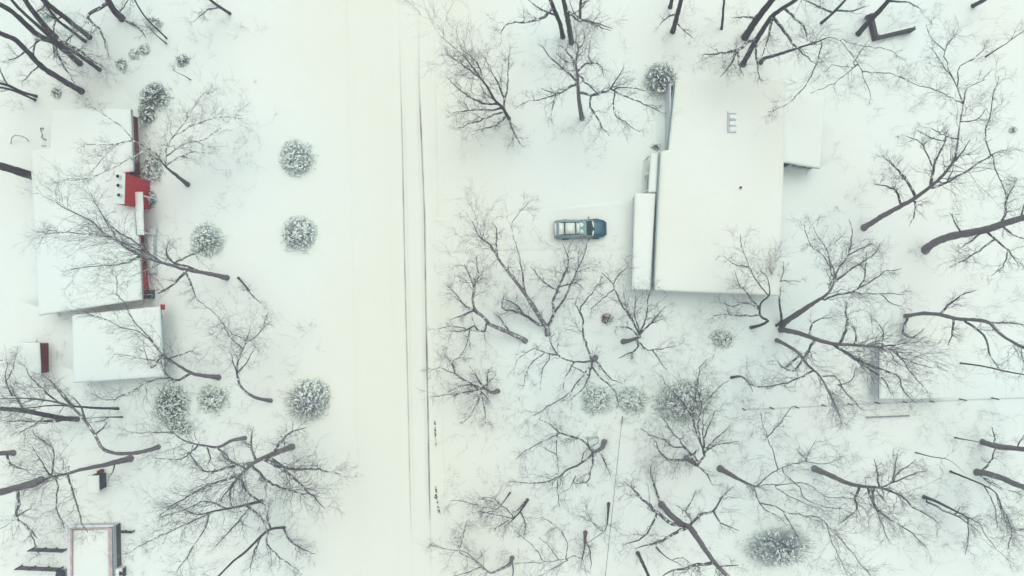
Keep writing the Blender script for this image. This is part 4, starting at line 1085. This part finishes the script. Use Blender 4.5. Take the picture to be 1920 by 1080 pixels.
# --- the big cluster south east of the house
tree('large bare stem rising right from the multi trunked clump', 12, [1466,609, 1500,585, 1535,562, 1555,548, 1564,528, 1563,505, 1555,490],
     [[1545,562, 1572,552, 1600,547, 1620,525, 1622,500, 1625,475], [1562,535, 1572,505, 1590,478, 1597,440, 1594,412], [1555,500, 1545,480, 1520,460, 1510,432, 1507,420], [1560,515, 1553,475, 1535,445, 1525,425], [1602,547, 1630,530, 1660,508, 1690,505],
      [1605,548, 1650,551, 1700,552], [1650,551, 1675,570, 1690,575], [1590,480, 1620,462, 1640,458], [1565,525, 1600,502, 1635,480, 1650,455], [1620,505, 1602,490]], d=1.0)
tree('bare stem reaching far right from the multi trunked clump', 10, [1464,618, 1495,624, 1530,636, 1560,644, 1600,647, 1640,650, 1680,658, 1730,672],
     [[1525,640, 1516,658, 1500,680, 1485,696, 1460,684], [1575,645, 1585,620, 1588,600, 1585,565], [1560,645, 1600,668, 1640,690, 1680,702, 1695,735, 1715,755], [1600,645, 1606,630, 1595,605], [1680,658, 1710,700, 1740,735], [1652,650, 1655,620, 1640,600], [1515,630, 1520,615, 1530,600, 1560,595],
      [1640,650, 1690,645, 1725,640], [1665,655, 1700,675, 1745,690], [1560,648, 1620,685, 1660,715, 1670,740]], d=1.25)
tree('bare stem curving down from the multi trunked clump', 7, [1456,637, 1480,650, 1500,665, 1515,685, 1538,706, 1555,740, 1572,768], [[1538,706, 1560,704, 1570,708, 1585,735, 1620,770], [1520,698, 1490,713, 1455,722, 1415,724, 1400,710], [1540,710, 1560,745, 1580,795], [1572,722, 1595,715, 1605,690], [1500,665, 1470,690, 1455,675]], d=1.1)
tree('slender bare stem rising straight up from the multi trunked clump', 5, [1455,612, 1465,602, 1463,580, 1461,560, 1462,540, 1450,510, 1443,475], [[1461,560, 1458,535, 1440,500], [1463,528, 1470,505, 1468,490], [1462,525, 1480,527, 1502,528]], d=.9)
tree('crooked bare stem nearest the house wall', 5.5, [1406,615, 1425,610, 1440,602, 1426,592, 1427,568, 1443,552, 1438,520, 1425,508], [[1424,578, 1405,555, 1385,530, 1378,508], [1425,590, 1395,592, 1360,590, 1335,591], [1425,580, 1400,568, 1375,575, 1350,565], [1438,550, 1415,520, 1405,500, 1390,462, 1388,440], [1400,500, 1375,495, 1358,480]], zt=10, d=.9)
tree('short bare stub with a long wavy branch below the clump', 5, [1370,709, 1390,706, 1405,720, 1412,735], [[1405,722, 1440,728, 1455,721]], zt=4, d=.6)
# --- lower right
tree('bare tree with a smooth pale lower trunk, lower right of centre', 11, [1350,879, 1370,890, 1390,901, 1412,911, 1425,911],
     [[1418,911, 1440,892, 1458,881, 1485,870, 1510,865, 1518,845, 1528,825], [1456,882, 1450,850, 1438,818, 1430,795, 1426,770], [1413,911, 1418,930, 1425,942, 1432,955, 1455,965, 1472,980], [1425,940, 1455,950, 1470,960, 1520,968, 1545,978, 1562,1020, 1590,1080], [1425,911, 1460,909, 1490,905, 1515,906, 1545,930, 1600,935],
      [1470,888, 1500,915, 1508,935, 1540,948, 1590,955], [1548,982, 1575,1010, 1600,1040, 1640,1090], [1438,816, 1465,790, 1485,760], [1470,958, 1485,990, 1500,1010], [1510,866, 1545,870, 1575,860], [1455,915, 1500,940, 1540,955], [1515,866, 1492,840]], d=1.0)
tree('bare tree with a rough trunk pointing right, lower right', 11, [1527,879, 1550,888, 1575,900, 1605,910, 1640,914, 1665,918, 1690,930],
     [[1640,914, 1638,935, 1645,955, 1670,975, 1710,1000, 1735,1025], [1648,915, 1672,905, 1685,885, 1720,862], [1660,917, 1690,930, 1710,950, 1738,965, 1760,982], [1615,912, 1603,935, 1608,955, 1590,970, 1570,985], [1672,905, 1678,880, 1682,850], [1630,914, 1640,950, 1655,985, 1665,1010], [1672,905, 1710,890, 1740,880], [1648,915, 1645,890, 1640,860]], d=1.3)
tree('twin stemmed bare sapling, left of the last trunk at lower right', 6, [1732,932, 1755,940, 1785,955, 1815,970, 1842,985], [[1738,940, 1768,958, 1790,965, 1820,985, 1840,1000], [1790,965, 1800,950], [1840,990, 1860,1020, 1890,1050], [1815,970, 1815,1010, 1810,1040]], d=1.0)
tree('thin bare stem sweeping down in the lower right corner', 4, [1782,884, 1812,896, 1845,910, 1868,925, 1878,950, 1885,975, 1892,1005], [[1860,905, 1880,915, 1910,925], [1868,925, 1880,970, 1900,1000], [1845,912, 1865,950, 1870,990], [1885,975, 1910,1005], [1870,935, 1895,985, 1890,1030]], d=1.4)
tree('pale banded bare trunk leaving the right edge', 11, [1831,886, 1850,888, 1880,897, 1905,908, 1945,922, 1985,935], [[1835,890, 1855,905, 1880,920], [1840,886, 1860,860, 1870,830]], d=.9)
tree('dark bare trunk leaving the right edge above the banded one', 10, [1842,828, 1865,836, 1895,840, 1930,843, 1980,848], [[1868,835, 1865,815, 1860,800], [1910,840, 1920,815]], d=.7)
tree('very thin bare stem pointing at the dark trunk, right edge', 2.5, [1790,821, 1815,825, 1838,829, 1860,834], d=.3, zmax=5)
tree('very thin bare stem, left of the banded trunk', 2.5, [1717,849, 1745,856, 1780,863, 1812,890], d=.4, zmax=7)
tree('bare tree fanning upward over the largest snowy shrub', 9, [1287,859, 1296,866, 1307,873],
     [[1307,873, 1320,855, 1315,835, 1306,812, 1300,785, 1302,755, 1306,730, 1314,690, 1325,675], [1310,868, 1290,845, 1270,820, 1250,795, 1240,780], [1308,870, 1285,842, 1262,837, 1245,825, 1218,815, 1200,803], [1320,855, 1310,810, 1312,775, 1316,760, 1308,735, 1302,715],
      [1321,850, 1322,815, 1335,785, 1340,770], [1322,848, 1335,838, 1360,830, 1385,828], [1315,762, 1330,745, 1350,725, 1365,715], [1298,785, 1280,755, 1258,730, 1243,713], [1308,874, 1325,890, 1338,912], [1322,848, 1340,825, 1365,805], [1320,840, 1318,790, 1320,765], [1290,865, 1250,860, 1225,825], [1305,845, 1300,860]], zt=4, d=.75, g=.8)
tree('mottled bare trunk running down to the bottom edge, right of the wire', 10.5, [1240,946, 1258,966, 1278,982, 1294,990, 1312,1015, 1332,1045, 1352,1068, 1385,1100],
     [[1294,985, 1305,973, 1320,962, 1338,958, 1352,935, 1375,912], [1285,985, 1262,982, 1240,966, 1225,955, 1210,940, 1170,903], [1240,946, 1232,925, 1222,895, 1217,870], [1290,990, 1268,998, 1240,1015, 1190,1028], [1298,976, 1285,960, 1268,945], [1234,962, 1222,985, 1205,1008, 1170,1022], [1338,958, 1352,980, 1385,995], [1340,1055, 1310,1058, 1285,1066, 1255,1072, 1240,1085], [1288,960, 1298,935, 1306,920], [1350,1065, 1385,1058]], d=.7)
tree('small bare stub at the bottom edge right of the wire', 6, [1196,1037, 1206,1058, 1216,1080, 1225,1100], d=.5)
tree('thin speckled bare stem next to the mottled trunk at the bottom', 3, [1230,1027, 1250,1045, 1275,1058, 1290,1070], [[1262,1050, 1280,1045, 1300,1062]], d=.7, zmax=6)
tree('bare tree with a short stout trunk and drooping limbs, left of the wire', 9.5, [1134,828, 1128,840, 1112,849],
     [[1112,848, 1098,830, 1078,820, 1050,812, 1036,800, 1010,785], [1112,850, 1090,868, 1060,884, 1048,893, 1025,903, 990,906, 955,903], [1114,851, 1111,870, 1105,895, 1098,904, 1075,906], [1108,845, 1102,830, 1100,818], [1045,812, 1043,835, 1048,885], [1124,846, 1135,870, 1145,895], [1090,868, 1093,852, 1102,842], [1050,812, 1025,825, 985,845, 970,860], [1048,893, 1045,920, 1050,950],
      [1104,842, 1120,830, 1120,818, 1105,822], [1078,892, 1070,915, 1060,920], [1045,850, 1020,840]], zt=3.5, d=.9, g=.55)
tree('bare tree seen almost straight from above, limbs spreading all round', 9.5, [1117,671, 1114,674, 1110,677],
     [[1110,677, 1085,678, 1060,674, 1045,664, 1035,648, 1030,635, 1042,625], [1106,668, 1100,650, 1094,628, 1092,600, 1088,577, 1110,550, 1128,522], [1108,680, 1105,705, 1092,730, 1070,750], [1110,690, 1130,712, 1150,730, 1158,748, 1156,768], [1104,690, 1085,715, 1058,745, 1040,755, 1000,780], [1045,668, 1022,662, 1000,652], [1105,705, 1088,695, 1065,682], [1075,680, 1060,710, 1055,730],
      [1030,672, 1018,690, 1012,730], [1000,652, 975,670, 965,685], [1120,680, 1140,705, 1165,720], [1090,600, 1080,570, 1082,555], [1022,662, 990,690, 980,730]], zt=5, d=.8, g=.55)
tree('bare tree with a pale patchy trunk bending up beside the road', 9, [987,641, 975,633, 955,624, 935,615, 918,608, 908,596, 892,582, 886,562, 888,540, 880,515, 870,495],
     [[905,594, 885,580, 868,570, 850,556], [912,608, 908,620, 898,622, 890,612, 870,620, 835,622], [888,540, 895,520, 894,480], [880,620, 878,635, 872,655, 862,668], [870,615, 840,612, 820,618], [868,570, 850,545, 835,535], [892,582, 870,590, 845,600], [955,624, 940,600, 930,590]], zt=10, d=1.1)
tree('bare tree with a striped trunk and wide V of limbs below the car', 9, [1027,629, 1024,612, 1012,595, 998,572, 985,552, 965,525, 945,500, 933,482, 920,460, 900,445, 885,415],
     [[933,482, 930,455, 931,428, 922,418], [985,552, 972,535, 955,510, 952,490], [1028,610, 1038,590, 1036,568, 1045,545, 1058,515, 1066,490, 1055,455], [1040,590, 1058,560, 1072,530, 1083,503, 1085,470], [1012,610, 990,595, 960,582, 942,576, 945,550], [1024,608, 1008,582, 995,560], [985,552, 980,520, 972,475], [1083,503, 1095,480, 1100,455], [1045,545, 1020,530, 995,500], [972,475, 962,440, 962,415, 990,380], [1050,540, 1080,530, 1095,545], [985,590, 965,570, 940,560]], zt=13, d=.9)
tree('bare tree with a short trunk fanning up beside the house corner', 9, [1168,641, 1182,638, 1198,632],
     [[1200,628, 1188,605, 1172,580, 1160,560, 1150,535, 1128,510], [1150,535, 1158,518, 1175,500, 1172,485], [1198,628, 1182,592, 1172,575], [1202,625, 1220,608, 1242,597], [1200,625, 1210,600, 1214,580, 1216,555, 1225,528], [1197,635, 1195,655, 1178,662, 1160,672], [1200,645, 1215,656, 1240,654, 1268,648], [1198,630, 1180,615, 1155,612], [1200,625, 1190,590, 1192,555], [1202,628, 1230,595, 1248,575], [1220,655, 1240,680, 1250,695], [1150,540, 1130,560, 1108,580]], zt=3.5, d=.9, g=.8)
tree('small bare tree with a stubby trunk just right of the wheel tracks', 8, [935,733, 922,736, 908,728],
     [[908,728, 890,733, 870,740], [902,735, 895,755, 882,780, 865,795], [903,732, 907,760, 911,795], [915,722, 913,700, 922,688], [900,728, 870,712, 855,700, 845,680, 830,662], [900,730, 860,738, 805,745], [900,726, 870,722, 840,735], [905,725, 890,700, 880,685], [905,735, 920,755], [855,700, 850,675, 870,670], [855,702, 825,690, 805,695], [900,728, 930,705]], zt=3, d=1.3, g=.6)
tree('pair of short bare stems at the bottom, right of the leaf litter', 5, [990,937, 980,952, 968,968, 955,980, 945,988], [[985,936, 972,955, 963,970], [968,968, 940,985, 925,995], [965,972, 950,955, 925,940, 895,935], [962,972, 930,965, 900,960], [975,960, 985,985, 980,1010]], d=1.2, zmax=11)
tree('thin bare stem left of the pair at the bottom', 3, [957,924, 945,940, 932,955, 918,965], [[932,955, 905,950, 870,940, 845,938], [925,960, 895,962], [940,945, 925,935, 905,932]], d=1.2, zmax=9)
tree('bare sapling hooked at its top, close left of the wire', 5.5, [1142,944, 1140,965, 1138,985, 1132,998], [[1132,998, 1115,985, 1102,962, 1100,945], [1130,1000, 1110,1012, 1095,1020], [1132,998, 1118,985, 1085,965]], d=1.1, zmax=11)
tree('reddish forked bare trunk near the bottom, left of the wire', 7, [1098,998, 1097,1012, 1095,1030, 1092,1048], [[1098,1008, 1104,1025, 1107,1045, 1108,1068], [1092,1048, 1075,1042, 1060,1048, 1020,1054, 965,1056], [1062,1046, 1064,1018, 1050,995, 1035,980, 1015,970], [1022,1054, 1000,1025, 970,1000], [1045,1050, 1030,1025, 1010,1008], [1065,1050, 1040,1065, 1000,1085], [1092,1048, 1088,1065]], mt='bark_red', d=.8)
tree('bare trunk splitting in two at the bottom edge', 8, [961,1046, 955,1058, 940,1066, 920,1074, 905,1062, 892,1050], [[961,1050, 963,1070, 962,1100], [892,1050, 870,1035, 842,1030, 805,1022], [895,1055, 880,1045, 862,1035, 870,1000, 875,975], [905,1062, 880,1072, 850,1080], [962,1085, 990,1090], [892,1048, 905,1042, 900,1030]], d=1.1)

# --- shrubs
shrub('round snowy shrub, upper of two on the left verge', 556, 293, 33, h=1.5, snow=1.0, leaf='leaf_blue')
shrub('round snowy shrub, lower of two on the left verge', 556, 440, 32, 34, h=1.5, snow=.9, leaf='leaf_blue')
shrub('largest round shrub on the left verge, loose leafy outline', 572, 757, 42, h=1.8, snow=.6, leaf='leaf_blue', loose=.08)
shrub('dark green round shrub at the north end of the brick house', 287, 182, 30, 28, h=1.6, snow=.4)
shrub('grey shrub spilling along the brick house wall', 272, 215, 16, 30, h=1.0, snow=.35)
shrub('small snowy shrub, lowest of the row in the top left yard', 226, 121, 12, snow=1.1, leaf='leaf_blue')
shrub('small snowy shrub, middle of the row in the top left yard', 250, 99, 10, 11, snow=1.0, leaf='leaf_blue')
shrub('small snowy shrub, topmost of the row in the top left yard', 269, 92, 11, snow=1.0, leaf='leaf_blue')
shrub('small square shrub with dark rim in the top left yard', 340, 113, 13, 11, snow=.8)
shrub('little dark shrub below the top left trunks', 103, 172, 9, 11, snow=.5)
shrub('frosty shrub among the trunks of the top left grove', 84, 22, 15, 17, snow=.8, leaf='leaf_blue', dens=.6)
shrub('pale shrub under the slim saplings at the top', 286, 42, 15, snow=.8, leaf='leaf_blue', dens=.5, loose=.1)
shrub('tall dark evergreen at the north west corner of the house', 1240, 150, 30, 34, h=2.6, snow=.6, loose=.05)
shrub('pair of leafy tufts by the porch of the house', 1232, 274, 9, 8, snow=.4, dens=.6)
shrub('pale snowy shrub, left of three in the row', 1116, 752, 27, 30, h=1.1, snow=1.2, leaf='leaf_blue', dens=.4, loose=.08, lsize=.06)
shrub('pale snowy shrub, middle of three in the row', 1188, 752, 28, 27, h=1.1, snow=1.2, leaf='leaf_blue', dens=.45, loose=.08, lsize=.06)
shrub('widest snowy shrub, right of three in the row', 1284, 755, 60, 38, h=1.5, snow=.9, leaf='leaf_blue', dens=.6, loose=.09)
shrub('broad blue grey evergreen at the bottom right', 1470, 1030, 62, 34, h=3.0, snow=.5, leaf='leaf_blue', dens=.75, loose=.18, lsize=.09)
shrub('dark tangled shrub south of the garage', 318, 755, 34, 40, h=1.4, snow=.6, leaf='leaf', dens=.55, loose=.12)
shrub('pale shrub in a hollow, right of the tangled shrub', 396, 752, 30, 26, h=1.2, snow=1.0, leaf='leaf_blue', dens=.35, loose=.1)
shrub('pale twiggy shrub in front of the red wall', 386, 447, 32, 32, h=1.4, snow=1.0, leaf='leaf_blue', dens=.35, loose=.1)
shrub('snow heaped shrub at the foot of the red chimney', 284, 312, 20, 28, h=1.3, snow=1.2, dens=.8)
shrub('narrow dark shrub below the red chimney', 283, 372, 7, 18, h=.9, snow=.3, dens=.9)
shrub('small brown dry shrub south of the car', 1138, 598, 12, 11, h=.8, snow=.1, leaf='leaf_brown', dens=1.2, lsize=.07)
shrub('faint snowed over bush below the house', 1356, 634, 21, 17, h=.7, snow=1.3, leaf='leaf_brown', dens=.25, lsize=.06)
shrub('tiny dry tuft in the far right yard', 1902, 244, 7, h=.6, snow=.2, leaf='leaf_blue', dens=.6)
shrub('leafy mass below the tangled shrub', 335, 800, 26, 16, h=1.0, snow=.7, dens=.6)

# ------------------------------------------------------------------ brushwood poking through the snow of the yards
def undergrowth():
    r = np.random.default_rng(77)
    zones = [(0, 0, 480, 200, 150), (0, 600, 660, 1080, 420), (330, 200, 500, 600, 90), (815, 60, 1240, 290, 170), (810, 430, 1180, 700, 230), (810, 700, 1400, 1080, 420),
             (1230, 565, 1650, 760, 190), (1400, 760, 1920, 1080, 330), (1560, 20, 1920, 640, 330), (1250, 0, 1720, 140, 150)]
    keep_out = [(52, 195, 300, 610), (128, 570, 325, 720), (30, 635, 95, 710), (120, 975, 245, 1080), (155, 880, 205, 930), (1178, 140, 1480, 556), (1460, 170, 1555, 325), (1630, 635, 1795, 750), (600, 0, 830, 1080), (1030, 400, 1145, 455)]
    C = []
    for (x0, y0, x1, y1, n) in zones:
        for _ in range(n):
            if r.random() > (.6 if y0 >= 600 else .36): continue
            x, y = r.uniform(x0, x1), r.uniform(y0, y1)
            for k in range(int(r.integers(1, 4))):
                xx, yy = x + r.normal() * 14, y + r.normal() * 14
                if any(a < xx < c and b < yy < d for a, b, c, d in keep_out): continue
                C.append(tuple(W(xx, yy)))
    C = np.array(C); n = len(C); m = 4
    p0 = np.repeat(C, m, 0) + r.normal(size=(n * m, 3)) * [.12, .12, 0]; p0[:, 2] = -.05
    a = r.uniform(0, 6.28, n * m); L = r.uniform(.35, 1.5, n * m); lean = r.uniform(.2, 1.1, n * m)
    d = np.stack([np.cos(a) * np.sin(lean), np.sin(a) * np.sin(lean), np.cos(lean)], 1)
    b = r.normal(size=(n * m, 3)) * .3
    t = np.linspace(0, 1, 4)
    P = p0[:, None] + d[:, None] * (L[:, None] * t)[..., None] + b[:, None] * (L[:, None] * t ** 2)[..., None]
    P[..., 2] = np.maximum(P[..., 2], -.05)
    R = np.tile((.007 * (1 - .6 * t))[None], (n * m, 1))
    Q, RQ = children(P, R, 2, .3, .5, .4, (.4, .9), .1, r, 3, .7, .004, .2, .7)
    V1, F1 = tubes(P, R, 3); V2, F2 = tubes(Q, RQ, 3)
    o = link('undergrowth', np_mesh('undergrowth', np.concatenate([V1, V2]), np.concatenate([F1, F2 + len(V1)])), M['twig'])
    tag(o, 'thin brushwood and weed stalks poking through the snow between the trees', 'undergrowth', kind='stuff')
undergrowth()

# ------------------------------------------------------------------ thin haze volume, added to lift darks and soften shade
def haze():
    m = bpy.data.materials.new('contrast_haze'); m.use_nodes = True
    n, l = m.node_tree.nodes, m.node_tree.links
    n.remove(n['Principled BSDF'])
    v = n.new('ShaderNodeVolumePrincipled'); v.inputs['Color'].default_value = (.95, .985, 1, 1); v.inputs['Density'].default_value = HAZE
    l.new(v.outputs[0], n['Material Output'].inputs['Volume'])
    o = MB().box((0, 0, 35.2), (5200, 5200, 73.6)).build('haze', m)
    tag(o, 'thin pale haze added to lift the darks', kind='stuff')
HAZE = .0014
haze()
